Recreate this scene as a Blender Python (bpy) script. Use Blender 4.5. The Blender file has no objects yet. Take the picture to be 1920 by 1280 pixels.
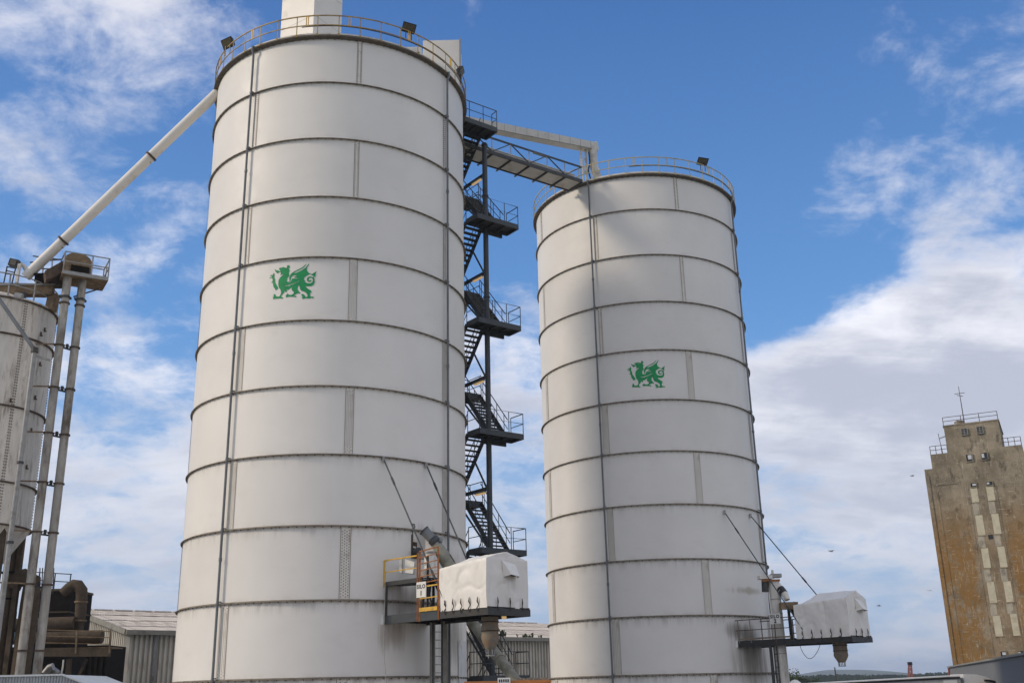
import bpy, bmesh, math, random
from mathutils import Vector, Matrix
from math import sin, cos, pi, radians, sqrt, atan2
random.seed(7)
scene = bpy.context.scene
COL = scene.collection

# ------------------------------------------------------------------ camera
PITCH, ROLL, EYE, FPX = 0.3215, 0.0224, 3.6, 1961.8
cam_data = bpy.data.cameras.new('camera'); cam = bpy.data.objects.new('camera', cam_data); COL.objects.link(cam)
_c, _s, _cp, _sp = cos(ROLL), sin(ROLL), cos(PITCH), sin(PITCH)
R0, U0, F0 = Vector((1, 0, 0)), Vector((0, -_sp, _cp)), Vector((0, _cp, _sp))
CR, CU = _c*R0 - _s*U0, _s*R0 + _c*U0
cam.matrix_world = Matrix(((CR.x, CU.x, -F0.x, 0), (CR.y, CU.y, -F0.y, 0), (CR.z, CU.z, -F0.z, EYE), (0, 0, 0, 1)))
cam_data.sensor_width = 36; cam_data.lens = 36*FPX/1920
cam_data.clip_start = 0.5; cam_data.clip_end = 20000
scene.camera = cam

def ray(px, py):
    a, b = px-960, 640-py
    X, Y = _c*a+_s*b, -_s*a+_c*b
    return Vector((X/FPX, _cp-Y/FPX*_sp, _sp+Y/FPX*_cp))
def at(px, py, Y):
    d = ray(px, py); t = Y/d.y
    return Vector((d.x*t, Y, d.z*t+EYE))

# ------------------------------------------------------------------ world, sun, exposure
SUN_AZ, SUN_EL = radians(-76), radians(30)      # azimuth measured from "towards the camera", negative = left
sun_dir = Vector((sin(SUN_AZ)*cos(SUN_EL), -cos(SUN_AZ)*cos(SUN_EL), sin(SUN_EL)))   # towards the sun
world = bpy.data.worlds.new('World'); scene.world = world; world.use_nodes = True
wn, wl = world.node_tree.nodes, world.node_tree.links
wn.clear()
def W(t, **k):
    n = wn.new(t)
    for a, b in k.items(): setattr(n, a, b)
    return n
def wmath(op, a, b=None, clamp=False):
    n = W('ShaderNodeMath', operation=op, use_clamp=clamp)
    for i, v in enumerate((a, b)):
        if v is None: continue
        if isinstance(v, (int, float)): n.inputs[i].default_value = v
        else: wl.new(v, n.inputs[i])
    return n.outputs[0]
def wmap(v, a, b, c=0., d=1., smooth=True):
    n = W('ShaderNodeMapRange', interpolation_type='SMOOTHSTEP' if smooth else 'LINEAR')
    wl.new(v, n.inputs[0])
    for i, x in enumerate((a, b, c, d)): n.inputs[i+1].default_value = x
    return n.outputs[0]
def wmix(f, a, b):
    n = W('ShaderNodeMix', data_type='RGBA')
    if isinstance(f, (int, float)): n.inputs[0].default_value = f
    else: wl.new(f, n.inputs[0])
    for i, v in ((6, a), (7, b)):
        if isinstance(v, tuple): n.inputs[i].default_value = (*v, 1)
        else: wl.new(v, n.inputs[i])
    return n.outputs[2]
sky = W('ShaderNodeTexSky', sky_type='NISHITA', sun_disc=False)
sky.sun_elevation = SUN_EL; sky.sun_rotation = atan2(sun_dir.x, sun_dir.y)
sky.air_density = 1.0; sky.dust_density = 0.6; sky.ozone_density = 2.2
tc = W('ShaderNodeTexCoord')
sep = W('ShaderNodeSeparateXYZ'); wl.new(tc.outputs['Generated'], sep.inputs[0])
zz = sep.outputs[2]
den = wmath('ADD', wmath('MAXIMUM', zz, 0.0), 0.30)
cmb = W('ShaderNodeCombineXYZ')
wl.new(wmath('DIVIDE', sep.outputs[0], den), cmb.inputs[0]); wl.new(wmath('DIVIDE', sep.outputs[1], den), cmb.inputs[1])
def wnoise(scale, detail, rough, dist=0., off=(0, 0, 0), sc=(1, 1, 1)):
    m = W('ShaderNodeMapping'); m.inputs['Location'].default_value = off; m.inputs['Scale'].default_value = sc
    wl.new(cmb.outputs[0], m.inputs[0])
    n = W('ShaderNodeTexNoise'); n.inputs['Scale'].default_value = scale; n.inputs['Detail'].default_value = detail
    n.inputs['Roughness'].default_value = rough; n.inputs['Distortion'].default_value = dist
    wl.new(m.outputs[0], n.inputs['Vector']); return n.outputs[0]
def blob(px, py, r_in, r_out):                  # a cloud region round a direction of the sky
    d = ray(px, py).normalized()
    n = W('ShaderNodeVectorMath', operation='DOT_PRODUCT'); n.inputs[1].default_value = d
    wl.new(tc.outputs['Generated'], n.inputs[0])
    return wmap(n.outputs['Value'], cos(radians(r_out)), cos(radians(r_in)))
elev = wmath('ARCSINE', zz)                       # radians
base_noise = wnoise(2.6, 10, .60, .15, (3.1, 1.7, 0))
fine_noise = wnoise(9.0, 10, .64, .25, (7.3, 2.2, 0))
streak = wnoise(3.6, 8, .6, .2, (1.3, 5.5, 0), (.55, 1.3, 1))
CLOUDBLOBS = [(20, 130, 1, 9, .10), (230, 70, 1, 5, .03), (200, 240, 1, 7, .05), (60, 330, 1, 6, .06), (1990, 700, 4, 13, .30),
              (1700, 760, 2, 9, .27), (1450, 720, 1, 5.5, .22), (1980, 330, 1, 8, .0), (1720, 150, 1, 7, .05), (1620, 380, 1, 7, -.06),
              (980, 680, 1, 5, .20), (700, 700, 2, 9, .10), (250, 820, 3, 12, .08), (1200, 120, 4, 13, -.20), (1560, 520, 1, 5, -.10), (1850, 250, 1, 7, -.05), (680, 100, 2, 7, -.14),
              (1440, 560, 1, 4, -.12), (1000, 480, 2, 6, -.16)]
cover = None
for px, py, a, b, w in CLOUDBLOBS:
    v = wmath('MULTIPLY', blob(px, py, a, b), w)
    cover = v if cover is None else wmath('ADD', cover, v)
n1 = wmath('ADD', wmath('MULTIPLY', base_noise, .95), wmath('MULTIPLY', fine_noise, .85))
n1 = wmath('SUBTRACT', n1, .40)
behind = W('ShaderNodeVectorMath', operation='DOT_PRODUCT'); behind.inputs[1].default_value = Vector((.25, -.9, .35)).normalized()   # broken bright cloud over the rest of the sky
wl.new(tc.outputs['Generated'], behind.inputs[0])
cover = wmath('ADD', cover, wmap(behind.outputs['Value'], -.35, .35, 0, .34))
low = wmap(elev, radians(22), radians(9), 0, .20)
dens = wmath('ADD', wmath('ADD', n1, cover), low)
cloud = wmap(dens, .50, .92, 0, .93)
# clouds: brighter where thin and at the rims, greyer in the thick body
shade = wmap(wmath('ADD', wmath('MULTIPLY', dens, .45), wmath('MULTIPLY', streak, .95)), .68, 1.06)
cl_light, cl_grey = (6.4, 6.35, 6.7), (3.4, 3.55, 4.2)
cloud_col = wmix(shade, cl_light, cl_grey)
lowtint = wmap(elev, radians(20), radians(2))
cloud_col = wmix(wmath('MULTIPLY', lowtint, .75), cloud_col, (3.4, 3.7, 4.4))
deep = wmix(wmap(elev, radians(14), radians(38), smooth=False), (.78, 2.2, 4.8), (.22, .92, 2.9))
blue = wmix(.72, sky.outputs[0], deep)
hz = wmap(elev, radians(20), radians(0), 0, .85)
blue = wmix(hz, blue, (2.7, 3.35, 4.4))
col = wmix(cloud, blue, cloud_col)
bg = W('ShaderNodeBackground'); bg.inputs[1].default_value = .104
wl.new(col, bg.inputs[0])
wo = W('ShaderNodeOutputWorld'); wl.new(bg.outputs[0], wo.inputs[0])
sd = bpy.data.lights.new('sun', 'SUN'); sd.energy = 1.35; sd.angle = radians(9); sd.color = (1, .86, .68)
so = bpy.data.objects.new('sun', sd); COL.objects.link(so)
so.rotation_euler = sun_dir.to_track_quat('Z', 'Y').to_euler(); so.location = (-60, 0, 80)
scene.view_settings.view_transform = 'Standard'; scene.view_settings.look = 'None'
scene.view_settings.gamma = 1; scene.view_settings.use_curve_mapping = False
scene.view_settings.exposure = 0.64

# ------------------------------------------------------------------ materials
def mat(name, col, rough=.6, metal=0., var=.25, scale=3., bump=.0, bscale=None, spec=.4, dirt=None, dirt_amt=.5, dscale=1.2,
        stretch=(1, 1, 1), emit=None, objvar=0., back=False):
    m = bpy.data.materials.new(name); m.use_nodes = True
    N, L = m.node_tree.nodes, m.node_tree.links
    b = N['Principled BSDF']
    b.inputs['Roughness'].default_value = rough; b.inputs['Metallic'].default_value = metal
    b.inputs['Specular IOR Level'].default_value = spec
    tc = N.new('ShaderNodeTexCoord'); mp = N.new('ShaderNodeMapping'); mp.inputs['Scale'].default_value = stretch
    L.new(tc.outputs['Object'], mp.inputs[0])
    n = N.new('ShaderNodeTexNoise'); n.inputs['Scale'].default_value = scale; n.inputs['Detail'].default_value = 7; n.inputs['Roughness'].default_value = .62
    L.new(mp.outputs[0], n.inputs['Vector'])
    mr = N.new('ShaderNodeMapRange'); mr.inputs[1].default_value = .3; mr.inputs[2].default_value = .7; L.new(n.outputs[0], mr.inputs[0])
    mx = N.new('ShaderNodeMix'); mx.data_type = 'RGBA'; L.new(mr.outputs[0], mx.inputs[0])
    mx.inputs[6].default_value = (*[c*(1-var) for c in col], 1); mx.inputs[7].default_value = (*[min(1, c*(1+var)) for c in col], 1)
    out = mx.outputs[2]
    if dirt:
        n2 = N.new('ShaderNodeTexNoise'); n2.inputs['Scale'].default_value = dscale; n2.inputs['Detail'].default_value = 9; n2.inputs['Roughness'].default_value = .7
        L.new(mp.outputs[0], n2.inputs['Vector'])
        m2 = N.new('ShaderNodeMapRange'); m2.inputs[1].default_value = .62-.25*dirt_amt; m2.inputs[2].default_value = .78-.2*dirt_amt; m2.inputs[4].default_value = min(1, .5+dirt_amt)
        L.new(n2.outputs[0], m2.inputs[0])
        x2 = N.new('ShaderNodeMix'); x2.data_type = 'RGBA'; L.new(m2.outputs[0], x2.inputs[0]); L.new(out, x2.inputs[6]); x2.inputs[7].default_value = (*dirt, 1)
        out = x2.outputs[2]
    if objvar:
        oi = N.new('ShaderNodeObjectInfo'); m3 = N.new('ShaderNodeMapRange'); m3.inputs[3].default_value = 1-objvar; m3.inputs[4].default_value = 1+objvar
        L.new(oi.outputs['Random'], m3.inputs[0])
        vm = N.new('ShaderNodeVectorMath'); vm.operation = 'SCALE'; L.new(out, vm.inputs[0]); L.new(m3.outputs[0], vm.inputs['Scale'])
        out = vm.outputs[0]
    L.new(out, b.inputs['Base Color'])
    if bump:
        n3 = N.new('ShaderNodeTexNoise'); n3.inputs['Scale'].default_value = bscale or scale*2; n3.inputs['Detail'].default_value = 4
        L.new(mp.outputs[0], n3.inputs['Vector'])
        bp = N.new('ShaderNodeBump'); bp.inputs['Strength'].default_value = bump; bp.inputs['Distance'].default_value = .05
        L.new(n3.outputs[0], bp.inputs['Height']); L.new(bp.outputs[0], b.inputs['Normal'])
    if emit:
        b.inputs['Emission Color'].default_value = (*emit[:3], 1); b.inputs['Emission Strength'].default_value = emit[3]
    return m

STAINS = [((-4.19, 42.03, 6.921), 1.5, 1.1, (.26, .21, .16), .75), ((-4.84, 41.51, 5.703), .9, .8, (.30, .23, .17), .6), ((-3.63, 42.63, 9.259), 1.1, .9, (.24, .19, .15), .6), ((-2.75, 44.05, 8.551), 1.2, 1.0, (.30, .26, .20), .5),
          ((-2.66, 44.26, 5.579), 1.6, 1.5, (.27, .24, .19), .6),
          ((12.05, 55.81, 8.246), 1.7, .26, (.33, .28, .17), .6), ((11.98, 55.74, 4.716), 1.9, 1.6, (.24, .205, .16), .85), ((11.63, 55.45, 6.018), 1.3, .8, (.12, .10, .07), .8), ((11.03, 55.03, 6.272), 1.2, .5, (.12, .10, .075), .5)]
def silo_mat(name, col, grime=1.0):
    """glazed steel sheet: even pale glaze, soot and rust weeping from the joint above, more of it low on the tank"""
    m = bpy.data.materials.new(name); m.use_nodes = True
    N, L = m.node_tree.nodes, m.node_tree.links
    b = N['Principled BSDF']; b.inputs['Roughness'].default_value = .5; b.inputs['Specular IOR Level'].default_value = .25
    def math(op, a, bb=None, cl=False):
        n = N.new('ShaderNodeMath'); n.operation = op; n.use_clamp = cl
        for i, v in enumerate((a, bb)):
            if v is None: continue
            if isinstance(v, (int, float)): n.inputs[i].default_value = v
            else: L.new(v, n.inputs[i])
        return n.outputs[0]
    def mrange(v, a, c, d=0., e=1.):
        n = N.new('ShaderNodeMapRange'); n.interpolation_type = 'SMOOTHSTEP'; L.new(v, n.inputs[0])
        for i, x in enumerate((a, c, d, e)): n.inputs[i+1].default_value = x
        return n.outputs[0]
    def noise(vec, sc, det=6, ro=.6, st=(1, 1, 1)):
        mp = N.new('ShaderNodeMapping'); mp.inputs['Scale'].default_value = st; L.new(vec, mp.inputs[0])
        n = N.new('ShaderNodeTexNoise'); n.inputs['Scale'].default_value = sc; n.inputs['Detail'].default_value = det; n.inputs['Roughness'].default_value = ro
        L.new(mp.outputs[0], n.inputs['Vector']); return n.outputs[0]
    def mix(f, a, c):
        n = N.new('ShaderNodeMix'); n.data_type = 'RGBA'
        if isinstance(f, (int, float)): n.inputs[0].default_value = f
        else: L.new(f, n.inputs[0])
        for i, v in ((6, a), (7, c)):
            if isinstance(v, tuple): n.inputs[i].default_value = (*v, 1)
            else: L.new(v, n.inputs[i])
        return n.outputs[2]
    tc = N.new('ShaderNodeTexCoord'); geo = N.new('ShaderNodeNewGeometry')
    so_ = N.new('ShaderNodeSeparateXYZ'); L.new(tc.outputs['Object'], so_.inputs[0])
    sw = N.new('ShaderNodeSeparateXYZ'); L.new(geo.outputs['Position'], sw.inputs[0])
    pos = geo.outputs['Position']
    broad = noise(pos, .35, 5, .6); mid = noise(pos, 1.6, 7, .65); run = noise(pos, 3.2, 6, .7, (1, 1, .06)); runf = noise(pos, 9, 5, .6, (1, 1, .05))
    smear = noise(pos, .9, 6, .6, (1, 1, 2.2))
    c = mix(mrange(broad, .3, .7), tuple(x*.955 for x in col), tuple(min(1, x*1.03) for x in col))
    c = mix(mrange(smear, .56, .72, 0, .22), c, (col[0]*.86, col[1]*.85, col[2]*.82))
    lowz = mrange(sw.outputs[2], 17, 3, .22, 1)                       # the lower rings are dirtier
    top = mrange(so_.outputs[2], 2.80, 2.15)                          # inverted: 0 just under the joint above
    under = math('SUBTRACT', 1, top)
    weep = math('MULTIPLY', math('MULTIPLY', mrange(run, .42, .68), under), math('MULTIPLY', lowz, .62*grime))
    c = mix(weep, c, (.16, .125, .09))
    thin = math('MULTIPLY', mrange(so_.outputs[2], 2.56, 2.76), math('MULTIPLY', mrange(runf, .34, .62), math('MULTIPLY', lowz, .42*grime)))
    c = mix(thin, c, (.10, .08, .055))
    foot = math('MULTIPLY', mrange(so_.outputs[2], .30, .0), math('MULTIPLY', mrange(mid, .40, .66), .30*grime))
    c = mix(foot, c, (.33, .29, .22))
    for (ctr, rx, rz, colr, amt) in STAINS:          # soot and grain dust smudges round the loading gear
        d_ = N.new('ShaderNodeVectorMath'); d_.operation = 'SUBTRACT'; L.new(pos, d_.inputs[0]); d_.inputs[1].default_value = ctr
        k_ = N.new('ShaderNodeVectorMath'); k_.operation = 'MULTIPLY'; L.new(d_.outputs[0], k_.inputs[0]); k_.inputs[1].default_value = (1/rx, 1/rx, 1/rz)
        l_ = N.new('ShaderNodeVectorMath'); l_.operation = 'LENGTH'; L.new(k_.outputs[0], l_.inputs[0])
        wob = math('ADD', l_.outputs['Value'], math('MULTIPLY', math('SUBTRACT', run, .5), 1.6))
        c = mix(math('MULTIPLY', mrange(wob, 1.0, .15), amt), c, colr)
    oi = N.new('ShaderNodeObjectInfo'); rv = mrange(oi.outputs['Random'], 0, 1, .965, 1.02)
    vm = N.new('ShaderNodeVectorMath'); vm.operation = 'SCALE'; L.new(c, vm.inputs[0]); L.new(rv, vm.inputs['Scale'])
    L.new(vm.outputs[0], b.inputs['Base Color'])
    L.new(mrange(mid, .3, .7, .44, .58), b.inputs['Roughness'])
    bp = N.new('ShaderNodeBump'); bp.inputs['Strength'].default_value = .22; bp.inputs['Distance'].default_value = .05
    L.new(broad, bp.inputs['Height']); L.new(bp.outputs[0], b.inputs['Normal'])
    return m

M = {}
M['glaze'] = silo_mat('pale_glazed_steel', (.78, .75, .69), .7)
M['glaze2'] = silo_mat('pale_glazed_steel_greyer', (.75, .725, .675), .8)
M['seam'] = mat('seam_plate_steel', (.74, .70, .62), .5, 0, .12, 4, dirt=(.25, .19, .12), dirt_amt=.35, dscale=2, objvar=.05)
M['bolt'] = mat('bolt_cap', (.10, .08, .055), .6, 0, .3, 30)
M['ring'] = mat('weathered_ring_angle', (.27, .235, .18), .7, .1, .35, 6, dirt=(.09, .06, .035), dirt_amt=.5, dscale=3, objvar=.15)
M['rim'] = mat('rim_grating', (.12, .10, .075), .8, 0, .35, 5, dirt=(.16, .10, .045), dirt_amt=.4)
M['kerb'] = mat('pale_kerb', (.62, .59, .53), .6, 0, .15, 3, dirt=(.22, .16, .10), dirt_amt=.4)
M['pipe'] = mat('blue_grey_conduit', (.15, .16, .165), .45, .2, .2, 3)
M['yellow'] = mat('yellow_rail_paint', (.36, .25, .075), .55, 0, .25, 8, dirt=(.14, .085, .04), dirt_amt=.55, dscale=3)
M['paleyellow'] = mat('faded_yellow_rail_paint', (.43, .37, .20), .55, 0, .2, 8, dirt=(.24, .17, .08), dirt_amt=.4, dscale=3)
M['brightyellow'] = mat('bright_yellow_paint', (.62, .37, .045), .5, 0, .15, 6, dirt=(.22, .10, .03), dirt_amt=.35, dscale=4)
M['orange'] = mat('rusty_orange_rail', (.36, .135, .035), .65, 0, .3, 9, dirt=(.13, .05, .02), dirt_amt=.6, dscale=5)
M['green'] = mat('green_print', (.0, .27, .075), .5, 0, .14, 5, dirt=(.05, .24, .10), dirt_amt=.3, dscale=4)
M['slate'] = mat('dark_slate_steel', (.042, .045, .044), .55, .15, .3, 3, dirt=(.06, .045, .03), dirt_amt=.4, objvar=.25)
M['slate2'] = mat('blue_slate_beam', (.048, .056, .060), .5, .1, .2, 3, dirt=(.05, .04, .03), dirt_amt=.3)
M['galv'] = mat('galvanised_steel', (.30, .30, .29), .5, .4, .2, 5, dirt=(.15, .12, .09), dirt_amt=.4)
M['lightgrey'] = mat('light_grey_duct', (.55, .53, .48), .55, 0, .12, 1.5, dirt=(.27, .22, .16), dirt_amt=.35, bump=.1, bscale=3)
M['cream'] = mat('cream_box_sheet', (.74, .70, .63), .5, 0, .06, .8, dirt=(.40, .36, .30), dirt_amt=.2, bump=.15, bscale=.8)
M['black'] = mat('black_plastic', (.016, .016, .016), .45, 0, .2, 5)
M['lampglass'] = mat('floodlight_glass', (.10, .085, .055), .2, 0, .3, 9)
M['tubelit'] = mat('lit_tube_cover', (.6, .45, .22), .4, emit=(1., .62, .25, .25))
M['rope'] = mat('dark_rope', (.045, .035, .028), .9, 0, .3, 20)
M['rust'] = mat('rusty_steel', (.095, .064, .043), .85, 0, .45, 5, dirt=(.05, .035, .025), dirt_amt=.6)
M['oldwhite'] = mat('old_white_steel', (.64, .61, .55), .65, 0, .16, 2, dirt=(.20, .14, .09), dirt_amt=.38, dscale=2.6, stretch=(1.6, 1.6, .3), objvar=.06)
M['agedpipe'] = mat('aged_grey_pipe', (.36, .34, .30), .55, .1, .3, 2.5, dirt=(.10, .075, .05), dirt_amt=.55, dscale=1.6, stretch=(1, 1, .35))
M['dustpipe'] = mat('dusty_brown_pipe', (.10, .078, .056), .9, 0, .3, 2.5, dirt=(.06, .045, .03), dirt_amt=.5, spec=.08)
M['darksteel'] = mat('dark_steel_and_shade', (.016, .013, .010), .85, 0, .35, 3, spec=.08)  # dark steel; on the box behind the dust pipes it paints shade
M['dusty'] = mat('dust_covered_steel', (.24, .175, .11), .9, 0, .35, 4, dirt=(.08, .05, .03), dirt_amt=.5, bump=.4, spec=.08)
M['tarp_white'] = mat('white_tarpaulin', (.76, .73, .67), .5, 0, .05, 1.5, dirt=(.55, .49, .40), dirt_amt=.22, dscale=1.3, bump=.35, bscale=3.2, stretch=(1, 1, .45))
M['patch'] = mat('pale_primer_patch', (.62, .63, .62), .5, 0, .12, 2, dirt=(.30, .26, .20), dirt_amt=.3)
M['sealant'] = mat('dark_sealant', (.22, .17, .12), .8, 0, .3, 4)
M['hopper'] = mat('dirty_spout_rubber', (.22, .19, .145), .8, 0, .35, 3, dirt=(.22, .10, .03), dirt_amt=.5, dscale=3, stretch=(1, 1, 3))
M['tubegreen'] = mat('mossy_auger_tube', (.23, .225, .18), .45, .1, .3, 2, dirt=(.09, .09, .055), dirt_amt=.5)
M['sign'] = mat('sign_white', (.70, .69, .64), .5, 0, .06, 3, dirt=(.4, .36, .28), dirt_amt=.2)
M['ink'] = mat('black_lettering', (.012, .012, .013), .5)
M['clad'] = mat('beige_profile_cladding', (.50, .465, .39), .6, 0, .14, 1.2, dirt=(.19, .165, .12), dirt_amt=.35, dscale=.9, stretch=(1, 1, .3), objvar=.05)
M['roofing'] = mat('fibre_cement_roof', (.56, .50, .43), .85, 0, .2, 2, dirt=(.20, .17, .12), dirt_amt=.40, dscale=.8, objvar=.07)
M['gutter'] = mat('weathered_gutter', (.25, .235, .195), .7, 0, .2, 3, dirt=(.10, .09, .06), dirt_amt=.4)
M['darkclad'] = mat('dark_cladding_and_shade', (.02, .017, .013), .85, 0, .3, 2, spec=.08)  # near black; on the ribs behind the dust pipes it paints shade
M['whiteclad'] = mat('white_profile_cladding', (.50, .53, .54), .5, 0, .08, 2, dirt=(.32, .32, .30), dirt_amt=.3)
M['bluepanel'] = mat('blue_panel', (.10, .24, .34), .5, 0, .1, 2)
M['moss'] = mat('gutter_weeds_leaf', (.055, .085, .025), .8, 0, .4, 6, objvar=.2)
M['leaf'] = mat('tree_leaves', (.045, .065, .025), .85, 0, .45, .8, objvar=.25)
M['bark'] = mat('bark', (.07, .055, .04), .9)
M['grass'] = mat('field_grass', (.075, .105, .035), .9, 0, .25, .01)
M['yard'] = mat('concrete_yard', (.30, .28, .25), .85, 0, .2, .2, dirt=(.10, .09, .075), dirt_amt=.4, dscale=.08)
M['hill'] = mat('far_hill_pasture', (.07, .095, .05), .95, 0, .5, .004, dirt=(.03, .045, .02), dirt_amt=.55, dscale=.006)
M['lorrywhite'] = mat('white_lorry_paint', (.70, .69, .66), .35, 0, .04, 1, dirt=(.45, .42, .36), dirt_amt=.2)
M['trailer'] = mat('dirty_white_trailer', (.46, .45, .42), .5, 0, .1, .6, dirt=(.30, .28, .24), dirt_amt=.4, stretch=(1, 1, .3))
M['glass'] = mat('dark_glass', (.02, .025, .03), .12, 0, .1, 3)
M['greywall'] = mat('grey_box_cladding', (.17, .175, .175), .6, 0, .1, .5, dirt=(.13, .125, .115), dirt_amt=.3, stretch=(1, 1, .3))
M['redrust'] = mat('red_lattice_paint', (.33, .10, .07), .8)
M['gull'] = mat('gull_grey', (.6, .6, .6), .8)
M['orangelorry'] = mat('orange_body_paint', (.42, .16, .045), .6, 0, .2, 3, dirt=(.20, .10, .05), dirt_amt=.4)
M['pane_pale'] = mat('pale_blocked_opening', (.50, .455, .33), .8, 0, .12, 1.5, dirt=(.30, .25, .16), dirt_amt=.35)

def concrete_mat():
    m = bpy.data.materials.new('lichen_stained_concrete'); m.use_nodes = True
    N, L = m.node_tree.nodes, m.node_tree.links
    b = N['Principled BSDF']; b.inputs['Roughness'].default_value = .9; b.inputs['Specular IOR Level'].default_value = .2
    tc = N.new('ShaderNodeTexCoord'); sp = N.new('ShaderNodeSeparateXYZ'); L.new(tc.outputs['Object'], sp.inputs[0])
    def noise(sc, det=8, ro=.65, st=(1, 1, 1), off=(0, 0, 0)):
        mp = N.new('ShaderNodeMapping'); mp.inputs['Scale'].default_value = st; mp.inputs['Location'].default_value = off; L.new(tc.outputs['Object'], mp.inputs[0])
        n = N.new('ShaderNodeTexNoise'); n.inputs['Scale'].default_value = sc; n.inputs['Detail'].default_value = det; n.inputs['Roughness'].default_value = ro
        L.new(mp.outputs[0], n.inputs['Vector']); return n.outputs[0]
    def mr(v, a, c, d=0., e=1.):
        n = N.new('ShaderNodeMapRange'); n.interpolation_type = 'SMOOTHSTEP'; L.new(v, n.inputs[0])
        for i, x in enumerate((a, c, d, e)): n.inputs[i+1].default_value = x
        return n.outputs[0]
    def mix(f, a, c):
        n = N.new('ShaderNodeMix'); n.data_type = 'RGBA'; L.new(f, n.inputs[0])
        for i, v in ((6, a), (7, c)):
            if isinstance(v, tuple): n.inputs[i].default_value = (*v, 1)
            else: L.new(v, n.inputs[i])
        return n.outputs[2]
    def mul(a, c):
        n = N.new('ShaderNodeMath'); n.operation = 'MULTIPLY'
        for i, v in enumerate((a, c)):
            if isinstance(v, (int, float)): n.inputs[i].default_value = v
            else: L.new(v, n.inputs[i])
        return n.outputs[0]
    c = mix(mr(noise(.35), .3, .7), (.16, .135, .09), (.33, .28, .20))
    c = mix(mr(noise(1.1, 9, .7, (1, 1, .5)), .52, .66, 0, .8), c, (.085, .068, .045))
    sv = N.new('ShaderNodeVectorMath'); sv.operation = 'DOT_PRODUCT'; sv.inputs[1].default_value = (.891, -.454, 0); L.new(tc.outputs['Object'], sv.inputs[0])
    ab = N.new('ShaderNodeMath'); ab.operation = 'ABSOLUTE'; L.new(sv.outputs['Value'], ab.inputs[0])
    lichen = mul(mul(mr(noise(.30, 12, .80, (1, 1, .55), (3, 1, 9)), .38, .50), mr(sp.outputs[2], 27, 17)), mr(ab.outputs[0], 1.5, 2.4, .35, 1))
    lichen = mul(lichen, mr(noise(2.3, 8, .7, (1, 1, .8), (5, 5, 5)), .36, .50, .35, 1))
    c = mix(mul(lichen, .85), c, (.25, .125, .022))
    c = mix(mul(mr(noise(1.1, 12, .85, (1.6, 1.6, .5), (9, 4, 2)), .56, .64), .85), c, (.50, .45, .34))
    c = mix(mul(mr(noise(.5, 6, .6, (7, 7, .12), (1, 2, 3)), .56, .70), .45), c, (.13, .11, .085))
    c = mix(mul(mr(noise(.9, 6, .7, (1, 1, 9), (2, 8, 1)), .60, .66), .55), c, (.52, .46, .35))
    c = mix(mul(mr(noise(.9, 6, .7, (8, 8, .5), (6, 1, 4)), .61, .67), .6), c, (.54, .48, .37))
    c = mix(mul(mr(noise(4.5, 10, .8), .56, .66), .6), c, (.10, .082, .055))
    L.new(c, b.inputs['Base Color'])
    bp = N.new('ShaderNodeBump'); bp.inputs['Strength'].default_value = .8; bp.inputs['Distance'].default_value = .1
    L.new(noise(1.2), bp.inputs['Height']); L.new(bp.outputs[0], b.inputs['Normal'])
    return m
M['concrete'] = concrete_mat()
M['infill'] = mat('weathered_infill', (.36, .325, .25), .9, 0, .2, 1.5, dirt=(.16, .14, .11), dirt_amt=.5, dscale=1.1)

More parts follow.
